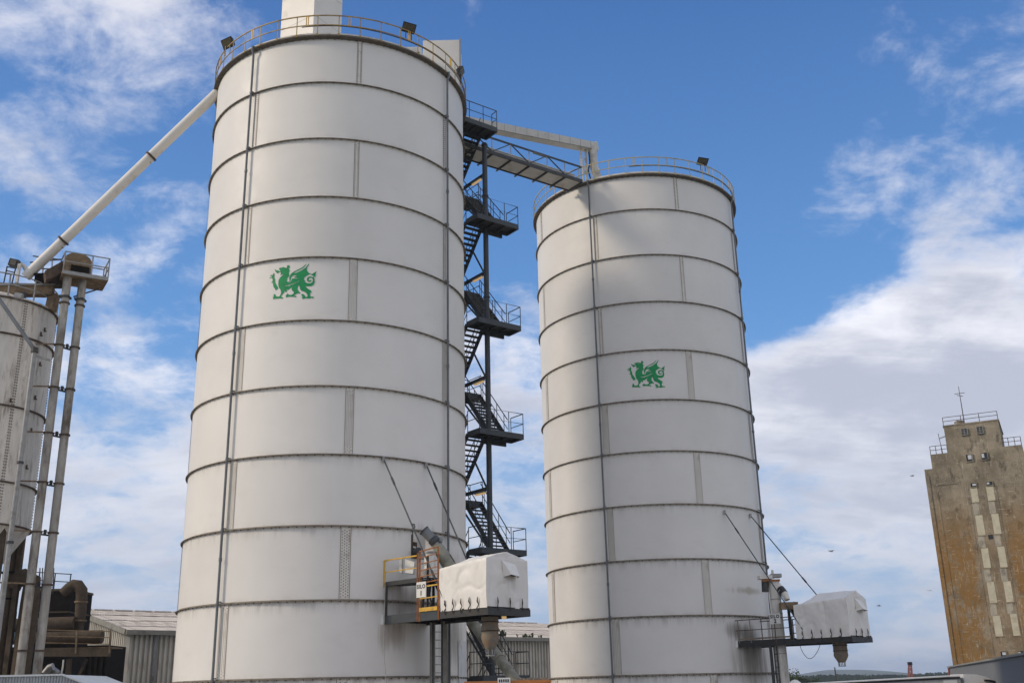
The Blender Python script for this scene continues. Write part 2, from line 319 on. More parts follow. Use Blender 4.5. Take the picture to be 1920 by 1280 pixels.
# ------------------------------------------------------------------ helpers
ORG = {}
def tag(o, label=None, cat=None, group=None, kind=None):
    if label: o['label'] = label
    if cat: o['category'] = cat
    if group: o['group'] = group
    if kind: o['kind'] = kind
    return o
def thing(name, loc, label, cat, group=None):
    o = bpy.data.objects.new(name, None); COL.objects.link(o); o.location = loc; o.empty_display_size = .5
    ORG[o.name] = Vector(loc)
    return tag(o, label, cat, group)
class MB:
    def __init__(s): s.v, s.f = [], []
    def add(s, vs, fs):
        n = len(s.v); s.v += [Vector(v) for v in vs]; s.f += [tuple(i+n for i in f) for f in fs]; return s
    def obox(s, c, ax, ay, az):     # centre and three half-axis vectors
        c, ax, ay, az = map(Vector, (c, ax, ay, az))
        vs = [c+i*ax+j*ay+k*az for k in (-1, 1) for j in (-1, 1) for i in (-1, 1)]
        fs = [(0, 2, 3, 1), (4, 5, 7, 6), (0, 1, 5, 4), (2, 6, 7, 3), (0, 4, 6, 2), (1, 3, 7, 5)]
        if ax.cross(ay).dot(az) < 0: fs = [f[::-1] for f in fs]
        return s.add(vs, fs)
    def box(s, x0, x1, y0, y1, z0, z1):
        return s.obox(((x0+x1)/2, (y0+y1)/2, (z0+z1)/2), ((x1-x0)/2, 0, 0), (0, (y1-y0)/2, 0), (0, 0, (z1-z0)/2))
    def beam(s, p, q, w, h, up=(0, 0, 1)):
        p, q, up = Vector(p), Vector(q), Vector(up); d = (q-p); L = d.length; d = d/L
        if abs(d.dot(up)) > .97: up = Vector((1, 0, 0))
        x = d.cross(up).normalized(); y = x.cross(d)
        return s.obox((p+q)/2, x*w/2, d*L/2, y*h/2)
    def tube(s, pts, r, n=8, caps=True):
        pts = [Vector(p) for p in pts]; rings = []
        rs = r if isinstance(r, (list, tuple)) else [r]*len(pts)
        ref = None
        for i, p in enumerate(pts):
            d = ((pts[min(i+1, len(pts)-1)]-p).normalized() + (p-pts[max(i-1, 0)]).normalized())
            if d.length < 1e-6: d = Vector((0, 0, 1))
            d.normalize()
            if ref is None: ref = d.cross(Vector((0, 0, 1)) if abs(d.z) < .9 else Vector((1, 0, 0))).normalized()
            x = (ref-d*ref.dot(d)).normalized(); y = d.cross(x).normalized(); ref = x
            rings.append([p+rs[i]*(cos(2*pi*k/n)*x+sin(2*pi*k/n)*y) for k in range(n)])
        vs = [v for R_ in rings for v in R_]; fs = []
        for i in range(len(pts)-1):
            for k in range(n):
                a, b = i*n+k, i*n+(k+1) % n
                fs.append((a, b, b+n, a+n))
        if caps:
            fs.append(tuple(range(n))[::-1]); fs.append(tuple(range((len(pts)-1)*n, len(pts)*n)))
        return s.add(vs, fs)
    def lathe(s, prof, c=(0, 0, 0), n=48, a0=0, a1=2*pi):    # prof [(r,z)]
        full = abs(a1-a0-2*pi) < 1e-6; m = n if full else n+1; vs = []
        for i in range(m):
            a = a0+(a1-a0)*i/n
            vs += [(c[0]+r*sin(a), c[1]-r*cos(a), c[2]+z) for r, z in prof]
        k = len(prof); fs = []
        for i in range(n):
            j = (i+1) % m
            for t in range(k-1):
                fs.append((i*k+t, j*k+t, j*k+t+1, i*k+t+1))
        return s.add(vs, fs)
    def prism(s, poly, off):        # planar polygon extruded by a vector
        poly = [Vector(p) for p in poly]; off = Vector(off); n = len(poly)
        return s.add(poly+[p+off for p in poly], [tuple(range(n))[::-1], tuple(range(n, 2*n))]+[(i, (i+1) % n, (i+1) % n+n, i+n) for i in range(n)])
    def build(s, name, m, parent=None, origin=None, smooth=False, kind=None, label=None, local=False):
        if parent is not None: og = Vector((0, 0, 0)) if local else ORG.get(parent.name, Vector((0, 0, 0)))
        else: og = Vector(origin or (0, 0, 0))
        me = bpy.data.meshes.new(name); me.from_pydata([v-og for v in s.v], [], s.f); me.update()
        bm = bmesh.new(); bm.from_mesh(me); bmesh.ops.recalc_face_normals(bm, faces=bm.faces); bm.to_mesh(me); bm.free()
        if smooth:
            me.polygons.foreach_set('use_smooth', [True]*len(me.polygons))
            me.set_sharp_from_angle(angle=radians(38))
        me.materials.append(M[m] if isinstance(m, str) else m)
        o = bpy.data.objects.new(name, me); COL.objects.link(o)
        if parent is not None: o.parent = parent; ORG[o.name] = og
        else: o.location = og; ORG[o.name] = og
        if kind: o['kind'] = kind
        if label: o['label'] = label
        return o
def inst(src, parent, loc=None, rz=None, scale=None, label=None):
    o = src.copy(); COL.objects.link(o); o.parent = parent
    if loc is not None: o.location = loc
    if rz is not None: o.rotation_euler = (0, 0, rz)
    if scale is not None: o.scale = scale
    ORG[o.name] = ORG.get(parent.name, Vector((0, 0, 0)))
    return o
def copy_tree(o, parent=None):
    c = o.copy(); COL.objects.link(c); c.parent = parent
    for ch in list(o.children): copy_tree(ch, c)
    return c

# ================================================================== SETTING
fw = MB(); GR = 3600
g = MB(); g.add([(-GR, -GR, 0), (GR, -GR, 0), (GR, GR, 0), (-GR, GR, 0)], [(0, 1, 2, 3)]); tag(g.build('ground', 'grass'), kind='structure')
g = MB(); g.add([(-90, -30, .004), (75, -30, .004), (75, 125, .004), (-90, 125, .004)], [(0, 1, 2, 3)]); tag(g.build('yard', 'yard'), kind='structure')

def ridge(name, d, prof, m='hill', depth=700, seed=1):
    """a hill: a terrain mound whose crest follows prof [(x, height)] at distance d"""
    rnd = random.Random(seed); b = MB(); nx, ny = 70, 12; x0, x1 = prof[0][0], prof[-1][0]; vs = []
    for j in range(ny+1):
        v = j/ny; k = sin(pi*min(1, v*1.0)) ** 1.2
        for i in range(nx+1):
            x = x0+(x1-x0)*i/nx
            for a, c in zip(prof, prof[1:]):
                if a[0] <= x <= c[0]: t = (x-a[0])/(c[0]-a[0]); t = t*t*(3-2*t); h = a[1]+(c[1]-a[1])*t; break
            e = min(1, 6*min(i, nx-i)/nx)
            vs.append((x, d+(v-.5)*depth, -2+(h+2+rnd.uniform(-.02, .02)*h)*k*e))
    fs = [(j*(nx+1)+i, j*(nx+1)+i+1, (j+1)*(nx+1)+i+1, (j+1)*(nx+1)+i) for j in range(ny) for i in range(nx)]
    b.add(vs, fs); tag(b.build(name, m, smooth=True), kind='structure')
def wx(px, Y): return at(px, 1270, Y).x
D1 = 2600
ridge('hills', D1, [(wx(800, D1), 10), (wx(1100, D1), 16), (wx(1430, D1), 14), (wx(1505, D1), 25), (wx(1562, D1), 34), (wx(1600, D1), 32), (wx(1650, D1), 22), (wx(1740, D1), 16), (wx(1900, D1), 14), (wx(2300, D1), 12)], depth=1400, seed=2)
D2 = 900
ridge('fields', D2, [(wx(200, D2), 3), (wx(1300, D2), 8.5), (wx(1500, D2), 9.5), (wx(1620, D2), 8), (wx(1730, D2), 6), (wx(2300, D2), 6)], m='grass', depth=700, seed=5)

# ================================================================== GRAIN SILOS
S1 = (-8.327, 46.507, 6.093); S2 = (7.847, 60.282, 6.139)
PIT, ZT = 2.8, 32.18
LEVELS = [ZT-PIT*k for k in range(1, 12)]          # joints below each ring of sheets
DRAGON = [[(-0.619, 0.571), (-0.573, 0.614), (-0.47, 0.617), (-0.41, 0.633), (-0.358, 0.607), (-0.269, 0.576), (-0.244, 0.642), (-0.252, 0.711), (-0.204, 0.68), (-0.167, 0.712), (-0.152, 0.654), (-0.116, 0.62), (-0.147, 0.557), (-0.179, 0.553), (-0.157, 0.5), (-0.107, 0.423), (-0.152, 0.406), (-0.15, 0.272), (-0.116, 0.207), (-0.185, 0.172), (-0.202, 0.112), (-0.241, 0.095), (-0.199, 0.05), (-0.241, 0.013), (-0.194, -0.053), (-0.144, -0.057), (-0.106, -0.009), (-0.132, 0.106), (-0.116, 0.187), (-0.062, 0.306), (0.063, 0.389), (0.255, 0.48), (0.408, 0.555), (0.52, 0.653), (0.584, 0.733), (0.55, 0.631), (0.43, 0.512), (0.258, 0.428), (0.104, 0.366), (0.058, 0.297), (0.203, 0.339), (0.394, 0.431), (0.545, 0.528), (0.627, 0.639), (0.69, 0.74), (0.684, 0.657), (0.612, 0.536), (0.596, 0.454), (0.628, 0.37), (0.708, 0.285), (0.814, 0.268), (0.673, 0.214), (0.561, 0.146), (0.502, 0.066), (0.506, -0.016), (0.588, -0.05), (0.512, -0.067), (0.611, -0.143), (0.746, -0.177), (0.849, -0.139), (0.874, -0.047), (0.862, 0.035), (0.793, 0.078), (0.727, 0.065), (0.696, 0.008), (0.712, -0.043), (0.76, -0.055), (0.777, -0.014), (0.82, -0.026), (0.809, -0.087), (0.743, -0.116), (0.666, -0.093), (0.621, -0.02), (0.631, 0.072), (0.695, 0.127), (0.791, 0.135), (0.868, 0.097), (0.907, 0.168), (0.77, 0.191), (0.862, 0.261), (1.019, 0.372), (0.977, 0.239), (0.968, 0.075), (0.933, 0.137), (0.91, 0.096), (0.947, 0.013), (0.953, -0.13), (0.91, -0.242), (0.808, -0.301), (0.656, -0.297), (0.578, -0.285), (0.609, -0.347), (0.718, -0.432), (0.805, -0.485), (0.862, -0.598), (0.809, -0.566), (0.783, -0.627), (0.787, -0.738), (0.855, -0.77), (0.93, -0.761), (0.938, -0.832), (0.876, -0.817), (0.735, -0.849), (0.601, -0.824), (0.469, -0.866), (0.486, -0.82), (0.423, -0.777), (0.473, -0.759), (0.462, -0.718), (0.413, -0.685), (0.439, -0.635), (0.517, -0.649), (0.567, -0.702), (0.598, -0.774), (0.674, -0.766), (0.68, -0.675), (0.61, -0.581), (0.511, -0.516), (0.414, -0.492), (0.363, -0.428), (0.339, -0.315), (0.296, -0.221), (0.261, -0.311), (0.246, -0.412), (0.319, -0.528), (0.369, -0.561), (0.353, -0.631), (0.313, -0.589), (0.207, -0.613), (0.112, -0.668), (0.113, -0.699), (0.211, -0.705), (0.204, -0.771), (0.135, -0.741), (-0.023, -0.726), (-0.141, -0.721), (-0.25, -0.742), (-0.222, -0.694), (-0.265, -0.639), (-0.216, -0.633), (-0.169, -0.566), (-0.116, -0.631), (-0.007, -0.65), (0.089, -0.596), (0.106, -0.536), (0.044, -0.481), (-0.002, -0.416), (0.017, -0.315), (0.054, -0.257), (-0.041, -0.342), (-0.157, -0.414), (-0.208, -0.379), (-0.211, -0.512), (-0.252, -0.498), (-0.332, -0.429), (-0.312, -0.503), (-0.37, -0.558), (-0.417, -0.615), (-0.455, -0.683), (-0.371, -0.731), (-0.368, -0.788), (-0.461, -0.763), (-0.604, -0.759), (-0.729, -0.745), (-0.805, -0.782), (-0.782, -0.728), (-0.837, -0.681), (-0.785, -0.667), (-0.808, -0.633), (-0.766, -0.618), (-0.802, -0.553), (-0.75, -0.538), (-0.696, -0.585), (-0.671, -0.66), (-0.526, -0.675), (-0.47, -0.579), (-0.455, -0.479), (-0.491, -0.373), (-0.568, -0.263), (-0.601, -0.115), (-0.597, 0.069), (-0.53, 0.185), (-0.412, 0.276), (-0.394, 0.305), (-0.475, 0.303), (-0.534, 0.258), (-0.508, 0.348), (-0.522, 0.411), (-0.507, 0.441), (-0.563, 0.416), (-0.625, 0.406), (-0.654, 0.364), (-0.753, 0.459), (-0.806, 0.586), (-0.725, 0.522), (-0.609, 0.493), (-0.554, 0.446), (-0.535, 0.475), (-0.579, 0.532)], [(-0.172, -0.09), (-0.083, -0.087), (-0.027, 0.005), (0.008, 0.085), (0.303, 0.059), (0.174, 0.104), (0.046, 0.127), (0.21, 0.198), (0.09, 0.227), (0.003, 0.194), (-0.047, 0.12), (-0.068, 0.019), (-0.098, -0.051), (-0.133, -0.079)], [(-0.337, -0.204), (-0.245, -0.243), (-0.165, -0.23), (-0.125, -0.243), (-0.048, -0.198), (0.089, -0.167), (0.222, -0.094), (0.352, -0.04), (0.231, -0.059), (0.087, -0.132), (-0.049, -0.163), (-0.137, -0.191), (-0.207, -0.2)], [(-0.427, 0.556), (-0.396, 0.564), (-0.384, 0.538), (-0.413, 0.53)], [(-0.845, 0.409), (-0.812, 0.384), (-0.796, 0.289), (-0.813, 0.219), (-0.766, 0.13), (-0.752, -0.016), (-0.678, -0.148), (-0.591, -0.301), (-0.707, -0.386), (-0.731, -0.326), (-0.81, -0.214), (-0.846, -0.066), (-0.843, -0.015), (-0.895, -0.018), (-0.961, 0.011), (-0.907, 0.004), (-0.868, 0.061), (-0.88, 0.165), (-0.951, 0.216), (-1.025, 0.195), (-0.996, 0.243), (-0.91, 0.241), (-0.935, 0.296), (-1.01, 0.296), (-0.958, 0.341), (-0.873, 0.329), (-0.871, 0.391)]]

def dragon_mesh(R):
    cu = bpy.data.curves.new('emblem_outline', 'CURVE'); cu.dimensions = '2D'; cu.fill_mode = 'BOTH'
    for poly in DRAGON:
        sp = cu.splines.new('POLY'); sp.points.add(len(poly)-1); sp.use_cyclic_u = True
        for p, (x, y) in zip(sp.points, poly): p.co = (x, y, 0, 1)
    ob = bpy.data.objects.new('emblem_outline', cu); COL.objects.link(ob)
    dg = bpy.context.evaluated_depsgraph_get(); me = bpy.data.meshes.new_from_object(ob.evaluated_get(dg))
    bpy.data.objects.remove(ob); bpy.data.curves.remove(cu)
    bm = bmesh.new(); bm.from_mesh(me); bpy.data.meshes.remove(me)
    bmesh.ops.triangulate(bm, faces=bm.faces)
    for _ in range(2):
        ed = [e for e in bm.edges if e.calc_length() > .22]
        bmesh.ops.subdivide_edges(bm, edges=ed, cuts=1); bmesh.ops.triangulate(bm, faces=bm.faces)
    vs = [v.co.copy() for v in bm.verts]; bm.verts.index_update(); fs = [tuple(v.index for v in f.verts) for f in bm.faces]; bm.free()
    return [((R+.010)*sin(v.x/R), -(R+.010)*cos(v.x/R), v.y) for v in vs], fs

def make_silo(S, label, glaze, dr_az, dr_z, railmat, lip):
    cx, cy, R = S
    t = thing('grain_silo', (cx, cy, 0), label, 'silo', 'two tall white grain silos')
    # --- wall sheets: four to a ring, joints staggered ring by ring
    b = MB(); n = 22
    prof = [(R, 0), (R, PIT), (R-.012, PIT), (R-.012, 0)]
    b.lathe(prof, n=n, a0=.001, a1=pi/2-.001)
    sheet = b.build('sheet', glaze, t, smooth=True, local=True)
    b = MB(); b.lathe([(R, 0), (R, PIT-.5), (R-.012, PIT-.5), (R-.012, 0)], n=n, a0=.001, a1=pi/2-.001)
    top_sheet = b.build('sheet', glaze, t, smooth=True, local=True)
    def seam_mesh(h, w, cols, nb, name='seam_plate'):
        b = MB(); a = w/R/2
        b.lathe([(R, .06), (R+.012, .06), (R+.012, h-.05), (R, h-.05)], n=3, a0=-a, a1=a)
        s = b.build(name, 'seam', t, local=True)
        e = MB(); ea = a+.012/R
        for sg in (-1, 1): e.lathe([(R, .05), (R+.016, .05), (R+.016, h-.05), (R, h-.05)], n=1, a0=sg*ea-.010/R, a1=sg*ea+.010/R)
        eo = e.build('sealant_edge', 'sealant', s, local=True)
        q = MB()
        for ci, c in enumerate(cols):
            for k in range(nb):
                z = .12+(h-.24)*(k+(.5 if ci % 2 else 0))/nb; a = c/R; ra, rr = .021, R+.012
                vs = []
                for j in range(6):
                    vs.append(((rr)*sin(a+ra*cos(j*pi/3)/R), -(rr)*cos(a+ra*cos(j*pi/3)/R), z+ra*sin(j*pi/3)))
                vs += [(x*(1+.010/rr), y*(1+.010/rr), zq) for x, y, zq in vs]
                q.add(vs, [tuple(range(6, 12))]+[(j, (j+1) % 6, (j+1) % 6+6, j+6) for j in range(6)])
        qo = q.build('bolt_rows', 'bolt', s, kind='stuff', local=True)
        return s, qo, eo
    kinds = {'thin': seam_mesh(PIT, .17, (-.05, .05), 24), 'mid': seam_mesh(PIT, .30, (-.10, -.035, .035, .10), 21),
             'wide': seam_mesh(PIT, .36, (-.13, -.045, .045, .13), 24), 'top': seam_mesh(PIT-.5, .17, (-.055, .055), 24)}
    used = set()
    # --- stiffening ring with its bolts
    b = MB(); b.lathe([(R, -.03), (R+.105, -.03), (R+.105, -.012), (R+.018, -.012), (R+.018, .035), (R, .035)], n=72)
    ring = b.build('stiffening_ring', 'ring', t, smooth=True, local=True)
    q = MB(); nb = 116
    for k in range(nb):
        a = 2*pi*k/nb
        for rr, z0, z1, w in ((R+.062, -.075, -.03, .026),):
            vs = [((rr+w*cos(j*pi/3))*sin(a)+w*sin(j*pi/3)*cos(a), -(rr+w*cos(j*pi/3))*cos(a)+w*sin(j*pi/3)*sin(a), z) for z in (z0, z1) for j in range(6)]
            q.add(vs, [tuple(range(6))]+[(j, (j+1) % 6, (j+1) % 6+6, j+6) for j in range(6)])
        vs = [((R+.106)*sin(a+s_*.035/R), -(R+.106)*cos(a+s_*.035/R), z) for z in (-.052, .0) for s_ in (-1, 1)]
    rb = q.build('ring_bolts', 'bolt', ring, kind='stuff', local=True)
    first = {}
    for k, z in enumerate([ZT-PIT]+LEVELS[1:]):
        stag = .29 if k % 2 == 0 else -.495
        for j in range(4):
            src = top_sheet if k == 0 else sheet
            rz = stag+j*pi/2
            if k == 0 and j == 0: top_sheet.location.z = z; top_sheet.rotation_euler.z = rz
            elif k == 1 and j == 0: sheet.location.z = z; sheet.rotation_euler.z = rz
            else: inst(src, t, (0, 0, z), rz)
            kd = 'top' if k == 0 else 'thin' if k <= 3 else 'mid' if k <= 7 else 'wide'
            s, qo, eo = kinds[kd]
            if kd not in used: used.add(kd); s.location.z = z; s.rotation_euler.z = rz
            else:
                c = inst(s, t, (0, 0, z), rz); inst(qo, c); inst(eo, c)
        if k == 0: ring.location.z = z
        else:
            c = inst(ring, t, (0, 0, z), 0.013*k); inst(rb, c)
    b = MB(); b.lathe([(R+.35, -.1), (R+.35, 1.4), (R-.02, 1.4), (R-.02, -.1)], n=64); b.build('plinth', 'yard', t, smooth=True, local=True)
    # --- rim, kerb and roof
    zt = lip
    b = MB(); b.lathe([(R, -.07), (R+.10, -.07), (R+.20, -.02), (R+.20, .05), (R, .05)], n=96, c=(0, 0, zt)); rim = b.build('rim', 'rim', t, smooth=True, local=True)
    q = MB()
    for k in range(120):
        a = 2*pi*k/120; d = Vector((sin(a), -cos(a), 0)); e = Vector((cos(a), sin(a), 0))
        q.obox(Vector((0, 0, zt-.085))+d*(R+.06), d*.045, e*.03, (0, 0, .02))
    q.build('rim_bolts', 'bolt', rim, kind='stuff', local=True)
    b = MB(); b.lathe([(R+.10, .05), (R+.10, .19), (R+.0, .21), (R-.2, .2)], n=96, c=(0, 0, zt)); b.build('kerb', 'kerb', t, smooth=True, local=True)
    b = MB(); b.lathe([(R-.2, .19), (R*.5, .55), (.05, .95)], n=64, c=(0, 0, zt)); b.build('roof', 'kerb', t, smooth=True, local=True)
    # --- guard rail
    rr = R+.16; z0 = zt+.05
    b = MB(); b.lathe([(rr-.022, -.022), (rr+.022, -.022), (rr+.022, .022), (rr-.022, .022), (rr-.022, -.022)], n=120, c=(0, 0, z0+1.02)); gr = b.build('guard_rail', railmat, t, smooth=False, local=True)
    b = MB(); b.lathe([(rr-.018, -.018), (rr+.018, -.018), (rr+.018, .018), (rr-.018, .018), (rr-.018, -.018)], n=120, c=(0, 0, z0+.52)); b.build('mid_rail', railmat, gr, local=True)
    b = MB(); b.tube([((rr-.05)*sin(a), -(rr-.05)*cos(a), z0+.50+.012*sin(a*9)) for a in [radians(x) for x in range(-8, 178, 3)]], .022, 6); b.build('rail_cable', 'black', gr, local=True)
    b = MB(); b.obox((0, -rr, z0+.51), (.018, 0, 0), (0, .012, 0), (0, 0, .51)); b.obox((0, -rr, z0+.0), (.05, 0, 0), (0, .05, 0), (0, 0, .05)); post = b.build('post', railmat, gr, local=True)
    for k in range(1, 41): inst(post, gr, (0, 0, 0), 2*pi*k/41-.02)
    post.rotation_euler.z = -.02
    b = MB(); b.obox((-.045, -rr, z0+.77), (.018, 0, 0), (0, .018, 0), (0, 0, .27)); b.obox((.045, -rr, z0+.77), (.018, 0, 0), (0, .018, 0), (0, 0, .27)); jf = b.build('rail_joint', 'brightyellow' if railmat == 'yellow' else 'paleyellow', gr, local=True)
    for k in range(14):
        a = -.02+2*pi*(3*k+1.5)/41
        if k == 0: jf.rotation_euler.z = a
        else: inst(jf, gr, (0, 0, 0), a)
    # --- conduits
    for a, nm in ((-.5344, 'conduit'), (1.0805, 'conduit')):
        b = MB(); d = Vector((sin(a), -cos(a), 0)); e = Vector((cos(a), sin(a), 0)); p = d*(R+.155)
        pts = [d*(R+.02)+Vector((0, 0, zt+.12)), d*(R+.25)+Vector((0, 0, zt+.05)), d*(R+.25)+Vector((0, 0, zt-.15)), p+Vector((0, 0, zt-.35)), p+Vector((0, 0, .1))]
        b.tube(pts, .050, 8)
        o = b.build(nm, 'pipe', t, smooth=True, local=True)
        b = MB()
        for k in range(1, 11):
            z = ZT-PIT*k; b.tube([p+Vector((0, 0, z-.04)), p+Vector((0, 0, z+.05))], .070, 8)
            b.obox(d*(R+.08)+Vector((0, 0, z+.08)), d*.08, e*.03, (0, 0, .02))
            if k % 3 == 2: b.tube([p+Vector((0, 0, z-1.19)), p+Vector((0, 0, z-1.06))], .070, 8)
        b.build('pipe_clip', 'pipe', o, local=True, kind='stuff')
    vs, fs = dragon_mesh(R); b = MB(); b.add(vs, fs)
    em = b.build('emblem', 'green', t, local=True, label='green dragon emblem printed on the silo wall'); em.location.z = dr_z; em.rotation_euler.z = dr_az
    return t

make_silo(S1, 'nearer white silo with green dragon emblem and the SILO 1 platform', 'glaze', -.1262, 19.97, 'yellow', 31.69)
make_silo(S2, 'farther white silo with green dragon emblem and the SILO 2 platform', 'glaze2', -.103, 19.68, 'paleyellow', 31.53)

# ------------------------------------------------------------------ things on the silo roofs
E1, E2 = Vector((.8, .6, 0)), Vector((-.6, .8, 0))
def yawed(c, ang):
    x = Vector((cos(ang), sin(ang), 0)); y = Vector((-sin(ang), cos(ang), 0)); return Vector(c), x, y
t = thing('elevator_tower', (-9.6, 44.4, 32.2), 'pale square elevator housing rising from the roof of silo one', 'elevator housing')
o_, fx, fy = yawed((-9.55, 44.0, 0), radians(-34))
w1, w2 = 1.12, .95
b = MB(); b.obox(o_+Vector((0, 0, 36.5)), fx*w1, fy*w2, (0, 0, 4.6)); b.build('casing', 'cream', t)
b = MB(); b.obox(o_+Vector((0, 0, 32.88)), fx*(w1+.05), fy*(w2+.05), (0, 0, .05)); b.build('base_flange', 'galv', t)
b = MB()
for z in (34.5, 36.2, 38.0): b.obox(o_+Vector((0, 0, z)), fx*(w1+.006), fy*(w2+.006), (0, 0, .012))
b.build('panel_joints', 'lightgrey', t)
b = MB(); p = o_+fx*(w1+.02)-fy*(w2+.05)
b.tube([p+Vector((.35, 0, 1.0+32.2)), p+Vector((.12, 0, .95+32.2)), p+Vector((.02, 0, .6+32.2)), p+Vector((.1, 0, .25+32.2)), p+Vector((.3, -.1, .1+32.2))], .045, 8)
tag(b.build('power_cable', 'black', origin=p+Vector((0, 0, 32.2)), smooth=True), 'black looped cable at the foot of the elevator housing on silo one', 'cable')
t = thing('rooftop_conveyor', (-3.4, 47.6, 31.9), 'pale box shaped conveyor head on the right rear of the roof of silo one', 'conveyor head')
pL, pR = at(793, 78, 47.4), at(862, 75, 47.4)
b = MB(); b.box(pL.x, pR.x, 47.4, 49.2, 31.7, pR.z); b.build('casing', 'cream', t)
b = MB(); b.box(pR.x-.02, pR.x+.05, 47.36, 47.46, 31.7, pR.z+.10); b.build('corner_angle', 'galv', t)
pL, pR = at(757, 90, 46.6), at(790, 88, 46.6)
b = MB(); b.box(pL.x, pR.x, 46.6, 47.5, 31.9, pR.z); b.build('drive_box', 'cream', t)
b = MB(); b.box(pR.x-.28, pR.x-.1, 46.57, 46.6, pR.z-.5, pR.z-.32); b.build('nameplate', 'rust', t)

def floodlight(loc, yaw, tilt, label, size=1., legs=.45, m='lampglass'):
    t = thing('floodlight', loc, label, 'floodlight', 'floodlights on the silo rims'); t.rotation_euler.z = yaw; ORG[t.name] = Vector((0, 0, 0))
    s = size; z = legs
    R_ = Matrix.Rotation(tilt, 3, 'X')
    def T(v): return R_ @ Vector(v)+Vector((0, 0, z+.16*s))
    b = MB(); fr = [T((x*s, y*s, q*s)) for x, y, q in ((-.3, -.05, -.21), (.3, -.05, -.21), (.3, -.05, .21), (-.3, -.05, .21))]
    bk = [T((x*s, y*s, q*s)) for x, y, q in ((-.2, .16, -.13), (.2, .16, -.13), (.2, .16, .13), (-.2, .16, .13))]
    b.add(fr+bk, [(0, 1, 2, 3), (7, 6, 5, 4), (0, 4, 5, 1), (1, 5, 6, 2), (2, 6, 7, 3), (3, 7, 4, 0)]); b.build('housing', 'black', t)
    b = MB(); b.obox(T((0, -.056*s, 0)), R_ @ Vector((.26*s, 0, 0)), R_ @ Vector((0, .004, 0)), R_ @ Vector((0, 0, .17*s))); b.build('lens', m, t)
    for k in (-1, 1):
        b = MB(); b.beam((k*.13*s, 0, 0), (k*.13*s, .0, z+.12*s), .03, .03); b.build('bracket_leg', 'black', t)
    return t
def rimpt(S, az, dr, z): return (S[0]+(S[2]+dr)*sin(az), S[1]-(S[2]+dr)*cos(az), z)
zr = 31.74
floodlight(rimpt(S1, -.87, .18, zr+.55), -.55, radians(32), 'black floodlight on the left part of the rim of silo one', 1.15)
floodlight(rimpt(S1, .66, .18, zr+.55), .5, radians(40), 'black floodlight on the right part of the rim of silo one', 1.1)
floodlight(rimpt(S1, 1.32, .18, zr+.35), 1.5, radians(40), 'black floodlight at the far right of the rim of silo one, seen edge on', 1.0)
floodlight(rimpt(S2, .60, .18, zr+.45), .35, radians(48), 'black floodlight on the rim of silo two, tilted down', 1.15)

# ------------------------------------------------------------------ long spout pipe to the left
pa, pb = Vector((-14.0, 44.6, 31.75)), at(48, 519, 45.3)
t = thing('spout_pipe', pb, 'long sloping cream pipe from the rim of silo one to the old bin', 'pipe')
b = MB(); b.tube([pa, pb], .235, 20); b.build('pipe_barrel', 'cream', t, smooth=True)
d = (pa-pb).normalized()
for px in (275, 122):
    k = (at(px, 400, 45).x-pb.x)/(pa.x-pb.x); c = pb+(pa-pb)*k
    b = MB(); b.tube([c-d*.05, c+d*.05], .30, 20); fl = b.build('flange', 'rust', t, smooth=True)
    b = MB(); b.tube([c-d*.02+Vector((0, 0, -.34)), c+d*.02+Vector((0, 0, -.34))], .06, 8); b.build('clamp_bolt', 'galv', fl)

# ------------------------------------------------------------------ stair tower
TO = Vector((-1.63, 48.41, 0))
def SP(u, v, z): return TO+E1*u+E2*v+Vector((0, 0, z))
t = thing('stair_tower', SP(1.2, 1, 0), 'dark steel stair tower with landings between the two white silos', 'stair tower')
b = MB(); b.tube([SP(1.22, .98, 0), SP(1.22, .98, 31.45)], .135, 16); col_ = b.build('column', 'slate2', t, smooth=True)
b = MB()
for z in (5.2, 16.9, 22.6, 28.3, 31.3): b.tube([SP(1.22, .98, z), SP(1.22, .98, z+.08)], .175, 16)
b.build('column_splice', 'slate2', col_)
b = MB(); b.beam(SP(-.5, 3.9, 0), SP(-.5, 3.9, 31.5), .2, .2); b.build('column', 'slate', t)
def rail_run(pts, post_every, parent, h=1.05, bulge=None):
    """a stair or landing rail: top rail, knee rail and posts"""
    b = MB(); up = Vector((0, 0, 1))
    b.tube([p+up*h for p in pts], .024, 6); b.build('handrail', 'slate', parent)
    b = MB(); b.tube([p+up*h*.52 for p in pts], .019, 6); b.build('knee_rail', 'slate', parent)
    for a, c in zip(pts, pts[1:]):
        n = max(1, round((c-a).length/post_every))
        for k in range(n+1):
            if k == n and c is not pts[-1]: continue
            q = a+(c-a)*k/n; b = MB(); b.beam(q, q+up*h, .038, .038); b.build('rail_post', 'slate', parent)
def landing(u0, u1, v0, v1, z, rails, beam=True):
    b = MB(); b.obox(SP((u0+u1)/2, (v0+v1)/2, z+.19), E1*(u1-u0)/2, E2*(v1-v0)/2, (0, 0, .02)); L = b.build('landing', 'slate', t)
    for (a, c) in (((u0, v0), (u1, v0)), ((u1, v0), (u1, v1)), ((u0, v0), (u0, v1)), ((u0, v1), (u1, v1))):
        b = MB(); b.beam(SP(*a, z+.12), SP(*c, z+.12), .07, .26); b.build('edge_beam', 'slate2', L)
    b = MB()
    for k in range(1, 4): u = u0+(u1-u0)*k/4; b.beam(SP(u, v0+.04, z+.1), SP(u, v1-.04, z+.1), .06, .10)
    b.build('joist', 'slate', L)
    for run in rails: rail_run([SP(u, v, z+.22) for u, v in run], .85, L)
    return L
